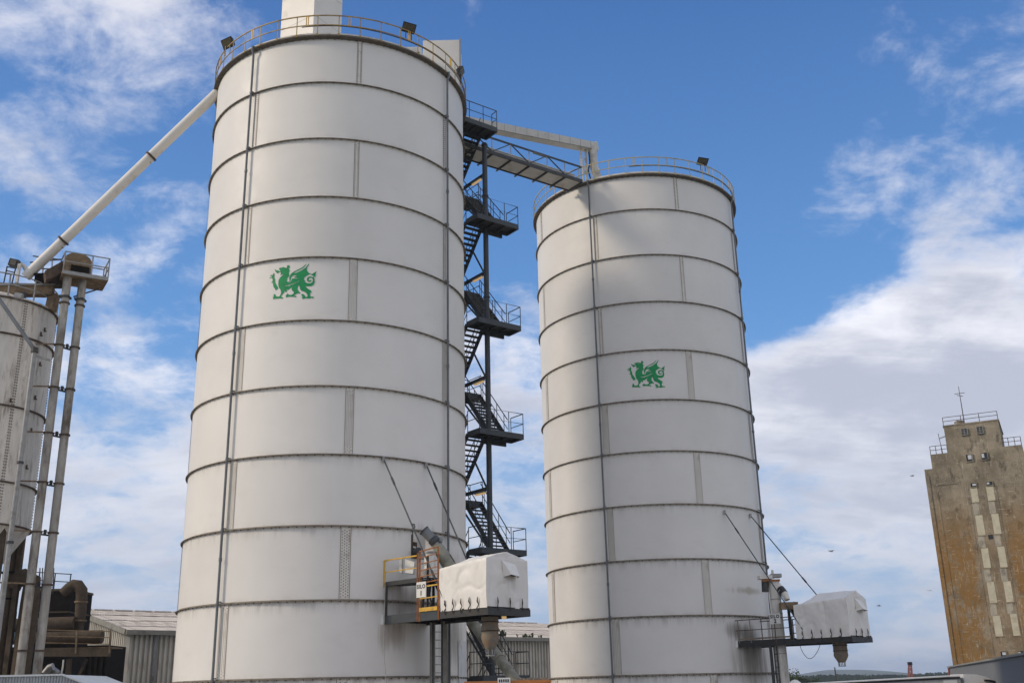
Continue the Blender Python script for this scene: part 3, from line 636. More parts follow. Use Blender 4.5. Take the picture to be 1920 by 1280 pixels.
def flight(u0, u1, va, za, vb, zb, rails=(True, True)):
    up = Vector((0, 0, 1)); F = None
    for u in (u0, u1):
        b = MB(); b.beam(SP(u, va, za), SP(u, vb, zb), .05, .26)
        if F is None: F = b.build('stair_flight', 'slate', t)
        else: b.build('stringer', 'slate', F)
    n = 13; src = None
    for k in range(1, n):
        f = k/n; p = SP((u0+u1)/2, va+(vb-va)*f, za+(zb-za)*f+.02)
        if src is None:
            b = MB(); b.obox(p, E1*(u1-u0)/2, E2*.115, (0, 0, .022)); src = b.build('tread', 'slate', F); p0 = p
        else: inst(src, F, p-p0)
    for ok, u in zip(rails, (u0, u1)):
        if ok:
            s_ = .35 if vb > va else -.35
            a, c = SP(u, va, za+.1), SP(u, vb, zb+.1)
            b = MB(); b.tube([a+up*.95, c+up*.95], .024, 6); b.build('handrail', 'slate', F)
            b = MB(); b.tube([a+up*.48, c+up*.48], .019, 6); b.build('knee_rail', 'slate', F)
            for k in range(4):
                q = a+(c-a)*(k+.5)/4; b = MB(); b.beam(q, q+up*.95, .035, .035); b.build('rail_post', 'slate', F)
LZ = [26.4, 20.8, 15.2, 9.6, 4.0]
for z in LZ:
    landing(0, 2.6, 0, 1.0, z, [[(0, 1.0), (0, .0), (2.6, 0), (2.6, 1.0)]])
    # two horizontal beams under the back edge, as seen from below
    b = MB(); b.beam(SP(1.0, 1.05, z-.08), SP(2.3, 1.05, z-.08), .10, .24); b.build('back_beam', 'slate', t)
    if z < 30:
        landing(-.1, 2.5, 3.4, 4.5, z+2.8, [[(2.5, 3.4), (2.5, 4.5), (-.1, 4.5)], [(1.05, 3.4), (1.35, 3.4)]])
        flight(1.45, 2.4, 1.0, z+.12, 3.4, z+2.92)
        b = MB(); b.beam(SP(1.25, 1.0, z+3.25), SP(1.25, 5.0, z+3.25), .10, .16); hb = b.build('cross_beam', 'slate', t)
        b = MB(); b.beam(SP(1.25, 1.0, z+.2), SP(1.25, 3.4, z+2.6), .07, .07); b.build('brace', 'slate', t)
        b = MB(); b.beam(SP(1.25, .98, z-2.7), SP(1.0, 1.9, z-.9), .07, .07); b.build('brace', 'slate', t)
    flight(.0, 1.0, 3.4, z-2.68, 1.0, z+.12)
flight(.0, 1.0, 3.4, 29.32, 1.0, 31.9)
landing(-1.0, 1.35, 0, 1.0, 31.72, [[(-1.3, 0), (1.35, 0), (1.35, .45)]])
for z in LZ[:4]:
    p = SP(1.22, 1.75, z+3.10)
    tt = thing('tube_light', p, {26.4: 'topmost yellowish tube light under a cross beam of the stair tower', 20.8: 'second yellowish tube light from the top of the stair tower',
        15.2: 'third yellowish tube light from the top of the stair tower', 9.6: 'lowest yellowish tube light of the stair tower, just above the tarpaulin cover'}[z], 'tube light', 'tube lights of the stair tower')
    b = MB(); b.obox(p+Vector((0, 0, .03)), E2*.42, E1*.07, (0, 0, .03)); b.build('housing', 'galv', tt)
    b = MB(); b.obox(p-Vector((0, 0, .03)), E2*.40, E1*.055, (0, 0, .03)); b.build('diffuser', 'tubelit', tt)

# ------------------------------------------------------------------ bridge with conveyor, high duct
A0 = Vector((-2.9, 49.25, 31.2)); A1 = Vector((4.25, 54.3, 31.2)); BD = (A1-A0).normalized(); BN = Vector((-BD.y, BD.x, 0)); BL = (A1-A0).length
t = thing('conveyor_bridge', A0, 'dark lattice walkway bridge carrying an enclosed conveyor between the silo tops', 'bridge')
def BP(s, n, z): return A0+BD*s+BN*n+Vector((0, 0, z))
b = MB(); b.beam(BP(0, 0, .1), BP(BL, 0, .1), .08, .2); b.build('bottom_chord', 'slate', t)
b = MB(); b.beam(BP(0, 1.25, .1), BP(BL, 1.25, .1), .08, .2); b.build('bottom_chord', 'slate', t)
b = MB(); b.beam(BP(0, 0, 1.0), BP(BL, 0, 1.0), .07, .09); b.build('top_chord', 'slate2', t)
b = MB(); b.obox(BP(BL/2, .55, .22), BD*BL/2, BN*.5, (0, 0, .02)); b.build('walkway_deck', 'slate', t)
n = 7; st = BL/n
src = None
for k in range(n+1):
    s = min(k*st, BL-.05)
    b = MB(); b.beam(BP(s, 0, .15), BP(s, 0, 1.0), .05, .05); b.build('truss_post', 'galv', t)
    b = MB(); b.beam(BP(s, -.05, .0), BP(s, 1.45, .0), .07, .09); b.build('floor_joist', 'slate', t)
    if k < n:
        a, c = (BP(s, 0, 1.0), BP(s+st, 0, .18)) if k % 2 else (BP(s, 0, .18), BP(s+st, 0, 1.0))
        b = MB(); b.beam(a, c, .05, .05); b.build('truss_diagonal', 'slate2', t)
    if k < n:
        b = MB(); b.obox(BP(s+st/2, .62, .045), BD*(st/2-.05), BN*.55, (0, 0, .012)); b.build('soffit_panel', 'lightgrey', t)
b = MB(); b.obox(BP(BL/2, .95, .55), BD*BL/2, BN*.28, (0, 0, .22)); cv = b.build('conveyor_casing', 'lightgrey', t)
b = MB(); b.obox(BP(BL/2, .95, .79), BD*BL/2, BN*.32, (0, 0, .02)); b.build('casing_lid', 'cream', cv)
b = MB(); b.obox(BP(BL*.67, .05, 1.0), BD*.55, BN*.08, (0, 0, .05)); b.build('light_fitting', 'lightgrey', t)

DA, DB = Vector((-2.6, 52.2, 34.15)), Vector((5.25, 57.2, 35.05)); dd = (DB-DA).normalized(); dn = Vector((-dd.y, dd.x, 0)).normalized(); du = dn.cross(dd)*-1
t = thing('overhead_duct', DA, 'pale enclosed duct spanning high above the bridge to the roof of silo two', 'duct')
b = MB(); b.beam(DA, DB, .55, .50); cas = b.build('duct_casing', 'lightgrey', t)
b = MB()
for k in range(12):
    p = DA+(DB-DA)*(k+.5)/12; b.obox(p-Vector((0, 0, .255))-dn*.285, dd*.025, dn*.012, (0, 0, .03))
    b.obox(p-dn*.277, dd*.012, dn*.006, (0, 0, .25))
b.build('joint_straps', 'galv', cas)
b = MB(); b.beam(DA-dn*.30-Vector((0, 0, .26)), DB-dn*.30-Vector((0, 0, .26)), .04, .03); b.build('bottom_lip', 'gutter', cas)
b = MB(); b.beam(DB+dd*.0, DB+dd*.16, .62, .56); b.build('end_plate', 'lightgrey', t)
pt, pb_ = at(1111, 280, 57.0), at(1118, 345, 57.0)
b = MB(); b.tube([pt+Vector((0, 0, .25)), pt+Vector((0, 0, -1.0)), at(1119, 330, 57.1), at(1128, 352, 57.3)], .26, 14); b.build('drop_spout', 'lightgrey', t, smooth=True)
for i, (x0, x1) in enumerate(((1089, 1092), (1098, 1100))):
    a, c = at(x0, 280, 56.6+.3*i), at(x1, 344, 56.6+.3*i)
    b = MB(); b.beam(a, c, .14, .14); b.build('support_leg', 'lightgrey', t)
b = MB(); b.beam(at(1091, 302, 56.7), at(1099, 296, 56.9), .07, .07); b.beam(at(1092, 326, 56.7), at(1100, 320, 56.9), .07, .07); b.build('support_tie', 'lightgrey', t)
b = MB(); b.tube([at(1104, 285, 56.7), at(1106, 305, 56.7), at(1103, 320, 56.7), at(1108, 338, 56.7), at(1102, 350, 56.7)], .05, 6); tag(b.build('power_cable', 'black', origin=at(1104, 345, 56.7), smooth=True), 'black cable hanging beside the duct supports on silo two', 'cable')

# ------------------------------------------------------------------ air
b = MB(); b.box(-3650, 3650, -3650, 3650, -1.0, 58.0); hz_ = b.build('haze', 'sign', kind='stuff')
hm = bpy.data.materials.new('thin_haze'); hm.use_nodes = True; hm.node_tree.nodes.clear()
vo = hm.node_tree.nodes.new('ShaderNodeOutputMaterial'); pv = hm.node_tree.nodes.new('ShaderNodeVolumePrincipled')
pv.inputs['Color'].default_value = (.80, .88, 1, 1); pv.inputs['Density'].default_value = .00028; pv.inputs['Anisotropy'].default_value = .2
hm.node_tree.links.new(pv.outputs[0], vo.inputs['Volume']); hz_.data.materials.clear(); hz_.data.materials.append(hm)

# ================================================================== LOADING PLATFORMS
from mathutils import noise as mnoise
def text_mesh(name, s, size, m, parent, origin, xdir, ydir, bold=.012):
    cu = bpy.data.curves.new('lettering', 'FONT'); cu.body = s; cu.size = size; cu.align_x = 'CENTER'; cu.align_y = 'CENTER'; cu.offset = bold; cu.extrude = .002; cu.resolution_u = 4; cu.space_character = 1.22
    ob = bpy.data.objects.new('lettering', cu); COL.objects.link(ob)
    dg = bpy.context.evaluated_depsgraph_get(); me = bpy.data.meshes.new_from_object(ob.evaluated_get(dg)); bpy.data.objects.remove(ob)
    zdir = Vector(xdir).cross(Vector(ydir))
    b = MB(); b.add([Vector(origin)+Vector(xdir)*v.co.x+Vector(ydir)*v.co.y+zdir*v.co.z for v in me.vertices], [tuple(p.vertices) for p in me.polygons])
    return b.build(name, m, parent)

def tarp(T, PQ, zb, La, Lb, w1, he, hl, hr, label, hood):
    t = thing('tarpaulin_cover', PQ((La+Lb)/2, w1/2, zb+.3), label, 'tarpaulin', 'white tarpaulin covers')
    nL, nz = 44, 16
    def disp(p, k=.018):
        v = mnoise.noise_vector(p*1.3)*k + mnoise.noise_vector(Vector((p.x*4, p.y*4, p.z*1.6)))*k*.9
        return v
    def crease(p):
        r = abs(mnoise.noise(Vector((p.x*1.1+3, p.y*1.1, p.z*.8+1)))); q = abs(mnoise.noise(Vector((p.x*2.6, p.y*2.6+7, p.z*1.5))))
        return max(0, 1-r/.07)*.030+max(0, 1-q/.07)*.020
    def sec(f, s):              # f along, s in [0,1] round the section; near wall, roof, far wall
        L = La+(Lb-La)*f; eave = hl+(he-hl)*f; rid = (eave+.07)+(hr-eave-.07)*min(1, f*3.2)
        ri = 1.0*w1/2
        if s < .33: q = s/.33; w, z = 0, .26+(eave-.26)*q
        elif s < .5: q = (s-.33)/.17; w, z = ri*q, eave+(rid-eave)*q
        elif s < .67: q = (s-.5)/.17; w, z = ri+(w1-ri)*q, rid+(eave-rid)*q
        else: q = (s-.67)/.33; w, z = w1, eave+(.26-eave)*q
        p = PQ(L, w, zb+z)
        low = max(0, 1-(z-.26)/1.1); fold = .013*sin(L*13.5+2.2*sin(L*3.1+z))*(low**1.2) + .012*sin(L*5.2+z*3.0)
        side = -1 if s < .5 else 1
        wn_ = PQ(0, 1, 0)-PQ(0, 0, 0)
        return p+wn_*side*(.03+fold-crease(p)*(1 if 0 < f < 1 else .2))+disp(p)*(1 if 0 < s < 1 else .3)
    b = MB(); ns = 72
    g_ = [[sec(i/nL, j/ns) for j in range(ns+1)] for i in range(nL+1)]
    vs = [v for r in g_ for v in r]
    fs = [(i*(ns+1)+j, (i+1)*(ns+1)+j, (i+1)*(ns+1)+j+1, i*(ns+1)+j+1) for i in range(nL) for j in range(ns)]
    b.add(vs, fs)
    dn_ = PQ(1, 0, 0)-PQ(0, 0, 0)
    for end, out in ((0, -1), (nL, 1)):
        # end wall: rows between the near half and far half of the section
        half = ns//2; m = 30; rows = []
        for j in range(half+1):
            a, c = g_[end][j], g_[end][ns-j]; row = []
            for k in range(m+1):
                f = k/m; p = a.lerp(c, f)
                inner = sin(pi*f); p = p+dn_*out*(.035*inner*sin(f*11+j*.25)*(1-j/half)+.02*inner-crease(p)*inner*1.2)+disp(p, .02)*inner
                row.append(p)
            rows.append(row)
        b.add([p for r in rows for p in r], [(j*(m+1)+k, j*(m+1)+k+1, (j+1)*(m+1)+k+1, (j+1)*(m+1)+k) for j in range(half) for k in range(m)])
    b.build('cover_sheet', 'tarp_white', t, smooth=True)
    # hood flap on the end wall
    hw, hz = hood; c = lambda L, w, z: PQ(Lb+L, w, zb+z)
    b = MB(); top = [c(.03, hw-.05, hz+.30), c(.03, hw+.62, hz+.20)]
    lip = [c(.03, hw+.0, hz-.28), c(.34, hw+.12, hz-.22), c(.36, hw+.52, hz-.27), c(.03, hw+.70, hz-.30)]
    b.add([*top, *lip], [(0, 3, 4, 1), (0, 2, 3), (1, 4, 5)]); b.build('tarp_hood', 'tarp_white', t, smooth=False)
    b = MB(); b.obox(c(.10, hw+.34, hz-.2), dn_*.10, (PQ(0, 1, 0)-PQ(0, 0, 0))*.22, (0, 0, .03)); b.build('hood_shade', 'black', t)  # black block painting the shade under the hood flap
    wv = PQ(0, 1, 0)-PQ(0, 0, 0)
    def lash(p, o):
        b = MB(); b.tube([p+o*.07+Vector((0, 0, .27)), p+o*.09+Vector((0, 0, .12)), p+o*.05+Vector((.02, 0, 0)), p+o*.09+Vector((-.015, 0, -.12)), p+o*.06+Vector((0, 0, -.24))], [.012, .030, .016, .026, .012], 6)
        b.build('lashing', 'rope', t, smooth=True)
    for k in range(5): lash(PQ(La+.35+(Lb-La-.5)*k/4.6, 0, zb+.38+.02*(k % 2)), -wv)
    for k in range(3): lash(PQ(Lb, w1*(.22+.3*k), zb+.36), dn_)
    return t

def platform_frame(S, zb, ang=.8, az=.55):
    R = S[2]; p0 = Vector((S[0]+R*sin(az), S[1]-R*cos(az), 0)); d = Vector((sin(ang), -cos(ang), 0)); w = Vector((cos(ang), sin(ang), 0))
    return lambda L, ww, z: p0+d*L+w*ww+Vector((0, 0, z))
def joined_deck(t, PQ, zb, L, W, Lm, m='slate2'):
    b = MB(); b.beam(PQ(-.05, 0, zb+.16), PQ(Lm, 0, zb+.16), .09, .32); b.build('side_beam', m, t)
    b = MB(); b.beam(PQ(Lm, 0, zb+.13), PQ(L, 0, zb+.13), .08, .22); b.build('side_beam', 'slate', t)
    b = MB(); b.beam(PQ(-.3, W, zb+.16), PQ(L, W, zb+.16), .09, .30); b.build('side_beam', 'slate', t)
    b = MB(); b.beam(PQ(L, -.04, zb+.13), PQ(L, W+.04, zb+.13), .08, .24); b.build('end_beam', 'slate', t)
    for k in range(8):
        l = .3+(L-.5)*k/7; b = MB(); b.beam(PQ(l, .05, zb+.14), PQ(l, W-.05, zb+.14), .07, .16); b.build('joist', 'darksteel', t)
    b = MB(); b.add([PQ(-.3, 0, zb+.27), PQ(L, 0, zb+.27), PQ(L, W, zb+.27), PQ(-.3, W, zb+.27), PQ(-.3, 0, zb+.30), PQ(L, 0, zb+.30), PQ(L, W, zb+.30), PQ(-.3, W, zb+.30)],
        [(0, 3, 2, 1), (4, 5, 6, 7), (0, 1, 5, 4), (1, 2, 6, 5), (2, 3, 7, 6), (3, 0, 4, 7)]); b.build('deck', 'darksteel', t)
def rod(a, c, label):
    t = thing('tie_rod', c, label, 'tie rod', 'tie rods holding the loading platforms'); d = (c-a).normalized()
    b = MB(); b.tube([a, c], .029, 8); b.build('bar', 'slate2', t, smooth=True)
    b = MB()
    for f in (.16, .80): p = a+(c-a)*f; b.tube([p-d*.17, p+d*.17], .046, 8)
    b.build('turnbuckle', 'slate', t, smooth=True)
    b = MB(); b.obox(a, (.05, 0, 0), (0, .05, 0), (0, 0, .11)); b.build('anchor_plate', 'galv', t)
def spout(t, p, r, h, m='hopper'):
    prof = [(0, 0)]; b = MB()
    pr = [(r*1.02, 0)]+[(r*(1+.035*(k % 2)), -h*.10*k) for k in range(1, 6)]+[(r*1.05, -h*.58), (r*.95, -h*.66), (r*.55, -h*.86), (r*.48, -h*.88)]
    b.lathe(pr, c=p, n=20); s = b.build('loading_spout', m, t, smooth=True)
    b = MB()
    for k in range(6):
        a = k*pi/3; q = Vector((r*.5*cos(a), r*.5*sin(a), 0)); b.beam(p+q+Vector((0, 0, -h*.86)), p+q*.95+Vector((0, 0, -h*1.05)), .03, .03)
    b.lathe([(r*.42, -h*1.05), (r*.55, -h*1.05), (r*.55, -h*1.02), (r*.42, -h*1.02), (r*.42, -h*1.05)], c=p, n=16); b.build('spout_basket', 'galv', s)
    b = MB()
    for k in (1, 3): b.lathe([(r*1.02, -h*.12*k), (r*1.10, -h*.12*k), (r*1.10, -h*(.12*k+.03)), (r*1.02, -h*(.12*k+.03))], c=p, n=20)
    b.build('spout_band', 'rust', s)

# ---- silo one
Z1 = 6.09; P1 = platform_frame(S1, Z1)
t = thing('loading_platform', P1(2.8, 1, Z1), 'dark loading platform on silo one with yellow rails and orange cage', 'platform')
joined_deck(t, P1, Z1, 5.72, 2.05, 3.25)
b = MB(); b.obox(P1(-.08, -.06, Z1+.17), (.10, 0, 0), (0, .08, 0), (0, 0, .17)); b.build('anchor_box', 'sign', t)
# upper deck with yellow rail
zu = Z1+1.50
b = MB(); b.beam(P1(.05, 0, zu), P1(2.25, 0, zu), .07, .16); b.build('upper_beam', 'slate', t)
b = MB(); b.add([P1(.0, .02, zu-.05), P1(2.25, .02, zu-.05), P1(2.25, 1.4, zu-.05), P1(-.0, .7, zu-.05), P1(.0, .02, zu+.0), P1(2.25, .02, zu+.0), P1(2.25, 1.4, zu+.0), P1(-.0, .7, zu+.0)],
    [(0, 3, 2, 1), (4, 5, 6, 7), (0, 1, 5, 4), (1, 2, 6, 5), (2, 3, 7, 6), (3, 0, 4, 7)]); b.build('upper_deck', 'slate', t)
b = MB(); b.beam(P1(.12, 0, Z1+.3), P1(.12, 0, zu-.05), .10, .10); b.build('upright', 'slate', t)
b = MB(); b.beam(P1(2.2, .3, Z1+.3), P1(2.2, .3, zu+.9), .08, .08); b.beam(P1(1.5, 1.2, Z1+.3), P1(1.5, 1.2, zu+.4), .10, .10); b.build('upright', 'slate', t)
def bar(p, q, w, m, nm, par=None):
    b = MB(); b.beam(p, q, w, w); return b.build(nm, m, par or t)
rl = bar(P1(.0, -.02, zu+.90), P1(1.95, -.02, zu+.90), .05, 'brightyellow', 'yellow_rail')
bar(P1(.0, -.02, zu+.45), P1(1.95, -.02, zu+.45), .035, 'brightyellow', 'knee_rail', rl)
bar(P1(.0, -.02, zu-.1), P1(.0, -.02, zu+.92), .06, 'brightyellow', 'rail_post', rl)
bar(P1(.0, .0, zu+.9), P1(-.0, .75, zu+.9), .04, 'brightyellow', 'return_rail', rl)
bar(P1(1.98, -.02, zu-.1), P1(1.98, -.02, zu+1.0), .06, 'orange', 'rail_post', rl)
cage = bar(P1(2.14, -.05, Z1-.02), P1(2.14, -.05, Z1+2.55), .07, 'orange', 'cage_post')
bar(P1(3.18, -.05, Z1+.0), P1(3.18, -.05, Z1+2.62), .06, 'orange', 'cage_post', cage)
bar(P1(2.02, -.05, Z1+.0), P1(2.02, -.05, Z1+2.0), .05, 'orange', 'cage_post', cage)
for k in range(6): bar(P1(2.14, -.06, Z1+2.53-.235*k), P1(3.18, -.06, Z1+2.60-.24*k), .032 if k else .045, 'orange', 'cage_bar', cage)
for z, w, m in ((1.22, .045, 'brightyellow'), (.80, .035, 'brightyellow')): bar(P1(2.14, -.06, Z1+z), P1(3.18, -.06, Z1+z+.02), w, m, 'lower_rail', cage)
b = MB(); b.beam(P1(2.17, -.07, Z1+.40), P1(3.16, -.07, Z1+.40), .03, .14); b.build('toe_board', 'brightyellow', t)
bar(P1(3.22, -.06, Z1-.02), P1(3.22, -.06, Z1+.95), .04, 'orange', 'post_stub', cage)
def sign(PQ, L0, L1, w, z0, z1, txt, label, parent):
    q = [PQ(L0, w, z0), PQ(L1, w, z0), PQ(L1, w, z1), PQ(L0, w, z1)]; n = (PQ(0, -1, 0)-PQ(0, 0, 0))
    s = thing('silo_sign', PQ((L0+L1)/2, w, z0), label, 'sign')
    b = MB(); b.prism(q, -n*.02); b.build('sign_plate', 'sign', s)
    x = (q[1]-q[0]).normalized(); y = Vector((0, 0, 1)); c = (q[0]+q[2])/2+n*.004; W_ = (q[1]-q[0]).length
    a, c2 = txt
    text_mesh('lettering', a, W_*.37, 'ink', s, c+y*(z1-z0)*.19, x, y, .008)
    text_mesh('lettering', c2, W_*.44, 'ink', s, c-y*(z1-z0)*.24, x, y, .012)
sign(P1, 2.02, 2.55, -.10, Z1+.84, Z1+1.40, ('SILO', '1'), 'white sign reading SILO 1 fixed to the cage of the left platform', t)
# machinery behind the cage
m_ = thing('auger_drive', P1(2.6, 1.2, Z1+.3), 'grey motor and fat auger tube slanting down behind the platform cage of silo one', 'auger')
Ya = P1(2.4, 1.3, 0).y
a, c = at(796, 995, Ya), at(823, 1022, Ya); d = (c-a).normalized()
b = MB(); b.tube([a, a+d*.42], .19, 16); mo = b.build('motor', 'pipe', m_, smooth=True)
b = MB(); b.tube([a-d*.05, a], .21, 16); b.tube([a+d*.44, a+d*.62], .22, 16); b.tube([a+d*.62, a+d*.78], .16, 14); b.build('motor_flange', 'slate2', mo, smooth=True)
c0, c1 = at(817, 1018, Ya), at(858, 1085, Ya)
b = MB(); b.tube([c0, c0.lerp(c1, .35), c1, c1+(c1-c0)*.6], [.17, .26, .27, .27], 20); b.build('auger_tube', 'tubegreen', m_, smooth=True)
b = MB(); b.obox(at(808, 1022, Ya+.15), (.20, 0, 0), (0, .12, 0), (0, 0, .26)); b.build('guard_plate', 'cream', m_)
b = MB(); b.prism([at(822, 1006, Ya), at(832, 1005, Ya), at(828, 1022, Ya), at(820, 1026, Ya)], (0, .06, 0)); b.build('guard_plate', 'galv', m_)
b = MB(); b.tube([at(842, 1040, Ya-.1), at(850, 1052, Ya-.1), at(848, 1062, Ya)], .06, 8); b.build('end_clamp', 'rust', m_, smooth=True)
b = MB(); b.tube([at(806, 1038, Ya-.2), at(806, 1068, Ya-.2)], .21, 18); dr = b.build('white_drum', 'sign', m_, smooth=True)
b = MB(); b.tube([at(806, 1034, Ya-.2), at(806, 1038, Ya-.2)], .24, 18); b.build('drum_lid', 'galv', dr, smooth=True)
b = MB(); b.obox(at(808, 1076, Ya-.3), (.36, 0, 0), (0, .25, 0), (0, 0, .15)); b.build('drum_base', 'cream', m_)
b = MB(); b.obox(at(806, 1090, Ya-.2), (.4, 0, 0), (0, .3, 0), (0, 0, .06)); b.build('machine_frame', 'darksteel', m_)
# control cabinet and level gauge frame
Yc = P1(.9, .55, 0).y
cb = thing('control_cabinet', at(783, 1075, Yc), 'white control cabinet on the upper deck beside silo one', 'cabinet')
b = MB(); b.prism([at(748, 1050, Yc+.1), at(754, 1047, Yc), at(755, 1074, Yc), at(748, 1071, Yc+.1)], (0, .12, 0)); b.build('cabinet_door', 'sign', cb)
b = MB(); b.prism([at(757, 1047, Yc), at(777, 1053, Yc-.2), at(774, 1075, Yc-.2), at(757, 1073, Yc)], (.05, .35, 0)); b.build('cabinet_body', 'sign', cb)
b = MB(); b.beam(at(754.5, 1046, Yc-.02), at(754.5, 1075, Yc-.02), .05, .05); b.build('edge_strip', 'galv', cb)
ig = thing('inlet_gate', at(768, 1050, 42.6), 'rusty framed inlet gate on the wall of silo one above the cabinet', 'inlet gate')
Yg = 42.1
b = MB(); b.beam(at(759, 1009, Yg), at(755, 1046, Yg), .08, .08); b.build('frame_post', 'galv', ig)
b = MB(); b.beam(at(758, 1010, Yg), at(782, 1014, Yg), .08, .10); b.beam(at(760, 1022, Yg), at(780, 1026, Yg), .07, .07); b.build('frame_bar', 'oldwhite', ig)
b = MB(); b.obox(at(770, 1031, Yg+.15), (.26, 0, 0), (0, .15, 0), (0, 0, .34)); b.build('gate_box', 'rust', ig)
b = MB(); b.beam(at(772, 1002, Yg), at(772, 1046, Yg), .14, .12); b.build('gate_stem', 'rust', ig)
b = MB(); b.beam(at(773, 982, Yg), at(773, 1002, Yg), .07, .07); b.tube([at(773, 982, Yg), at(777, 982, Yg), at(778, 988, Yg), at(775, 991, Yg)], .02, 6); b.build('stem_hook', 'slate', ig)
b = MB(); b.tube([at(779, 1033, Yg-.1), at(786, 1031, Yg-.3)], .12, 12); b.build('valve', 'slate2', ig, smooth=True)
b = MB(); b.obox(at(795, 1043, Yg-.2), (.18, 0, 0), (0, .1, 0), (0, 0, .10)); b.build('valve_block', 'galv', ig)
# cluttered lower level: pipes and hoses on the main deck
hs = thing('hose_bundle', P1(2.3, .8, Z1+.35), 'bundle of pipes and hoses on the deck behind the SILO 1 sign', 'hoses')
rnd = random.Random(3)
for k in range(7):
    l = 1.55+k*.24; w = .5+rnd.uniform(0, .7); top = Z1+rnd.uniform(.9, 1.9)
    b = MB(); pts = [P1(l+rnd.uniform(-.12, .12), w+rnd.uniform(-.1, .1), Z1+.3+(top-Z1-.3)*i/4) for i in range(5)]
    b.tube(pts, rnd.choice((.03, .045, .06)), 8); b.build('hose', rnd.choice(('rust', 'slate', 'galv', 'black', 'orange')), hs, smooth=True)
for k in range(3):
    b = MB(); b.tube([P1(1.8+k*.4, .35, Z1+.36), P1(2.0+k*.4, .4, Z1+.50), P1(2.15+k*.35, .5, Z1+.42)], .06, 8); b.build('elbow', rnd.choice(('galv', 'rust')), hs, smooth=True)
tarp(None, P1, Z1, 3.22, 5.68, 2.05, 1.97, 1.80, 2.24, 'cleaner white tarpaulin cover on the nearer platform of silo one', (.78, 1.62))
sp_ = thing('spout_assembly', P1(4.78, 1.0, Z1), 'rusty brown loading spout hanging under the tarpaulin of silo one', 'loading spout')
spout(sp_, P1(4.78, 1.0, Z1+.02), .30, 1.28)
tl = thing('bulkhead_lamp', P1(5.35, 1.15, Z1-.04), 'glowing lamp under the end of the SILO 1 platform', 'lamp')
b = MB(); b.obox(P1(5.35, 1.15, Z1+.03), (.1, 0, 0), (0, .32, 0), (0, 0, .03)); b.build('housing', 'galv', tl)
b = MB(); b.obox(P1(5.35, 1.15, Z1-.03), (.08, 0, 0), (0, .30, 0), (0, 0, .03)); b.build('diffuser', 'tubelit', tl)
rod(Vector(rimpt(S1, .5245, .08, 12.47)), P1(3.6, .0, Z1+.42), 'long tie rod crossing the orange cage of the SILO 1 platform')
rod(Vector(rimpt(S1, .8624, .08, 12.47)), P1(3.6, 2.05, Z1+.42), 'tie rod running down behind the tarpaulin of silo one')
b = MB(); b.tube([P1(.3, -.2, zu+.4), P1(.35, -.25, Z1+.5), P1(.4, -.3, Z1-1), P1(.9, -.3, Z1-4.0)], .012, 5); tag(b.build('hanging_cord', 'galv', origin=P1(.4, -.3, 0)), 'thin pale cord hanging from the left end of the SILO 1 platform', 'cord')

# ladder and legs below the platform
ld = thing('ladder', (-3.9, 41.6, 0), 'steel ladder between dark posts under the SILO 1 platform', 'ladder')
La_, Lb_ = at(812, 1180, 41.7), at(829, 1180, 41.9)
for p, m in ((La_, 'slate'), (Lb_, 'slate')):
    b = MB(); b.beam(Vector((p.x, p.y, 0)), Vector((p.x, p.y, 6.2)), .07, .07); b.build('stile', m, ld)
src = None
for k in range(19):
    b = MB(); z = .4+.3*k; b.beam(Vector((La_.x, La_.y, z)), Vector((Lb_.x, Lb_.y, z)), .03, .03); b.build('rung', 'galv', ld)
for x, w in ((811, .20), (833, .24)):
    p = at(x, 1180, 42.0); b = MB(); b.beam(Vector((p.x, p.y, 0)), Vector((p.x, p.y, 6.2)), w, w)
    tag(b.build('steel_post', 'gutter', origin=(p.x, p.y, 0)), 'weathered steel post %s the ladder under the SILO 1 platform' % ('just left of' if x == 811 else 'just right of'), 'post')
p = at(843, 1180, 41.8); b = MB(); b.tube([(p.x, p.y, 0), (p.x, p.y, 6.2)], .035, 8); tag(b.build('thin_conduit', 'slate', origin=(p.x, p.y, 0)), 'thin dark conduit right of the ladder under the SILO 1 platform', 'conduit')
ch = thing('drain_chute', at(872, 1240, 43.5), 'pale rounded weathered steel door on the lower right of silo one', 'door')
aa = [UCp for UCp in ()]
b = MB()
for (a0, a1, z0, z1) in ((1.27, 1.50, 1.9, 5.6),):
    R = S1[2]+.03; b.lathe([(R, z0), (R, z1-.8), (R, z1)], c=(S1[0], S1[1], 0), n=6, a0=a0, a1=a1)
b.build('door_leaf', 'patch', ch, smooth=True)

# auger tube slanting to the ground right of silo one
pA, pB = at(868, 1142, 44.5), at(985, 1300, 40.5)
t = thing('outfeed_auger', (pB.x, pB.y, pB.z), 'long mossy grey auger tube slanting down to the right behind the loading spout', 'auger')
b = MB(); b.tube([pA, pB], .21, 22); b.build('tube', 'tubegreen', t, smooth=True)
dd_ = (pB-pA).normalized()
b = MB()
for f in (.35, .62): q = pA.lerp(pB, f); b.tube([q-dd_*.04, q+dd_*.04], .235, 22)
b.build('tube_flange', 'gutter', t, smooth=True)

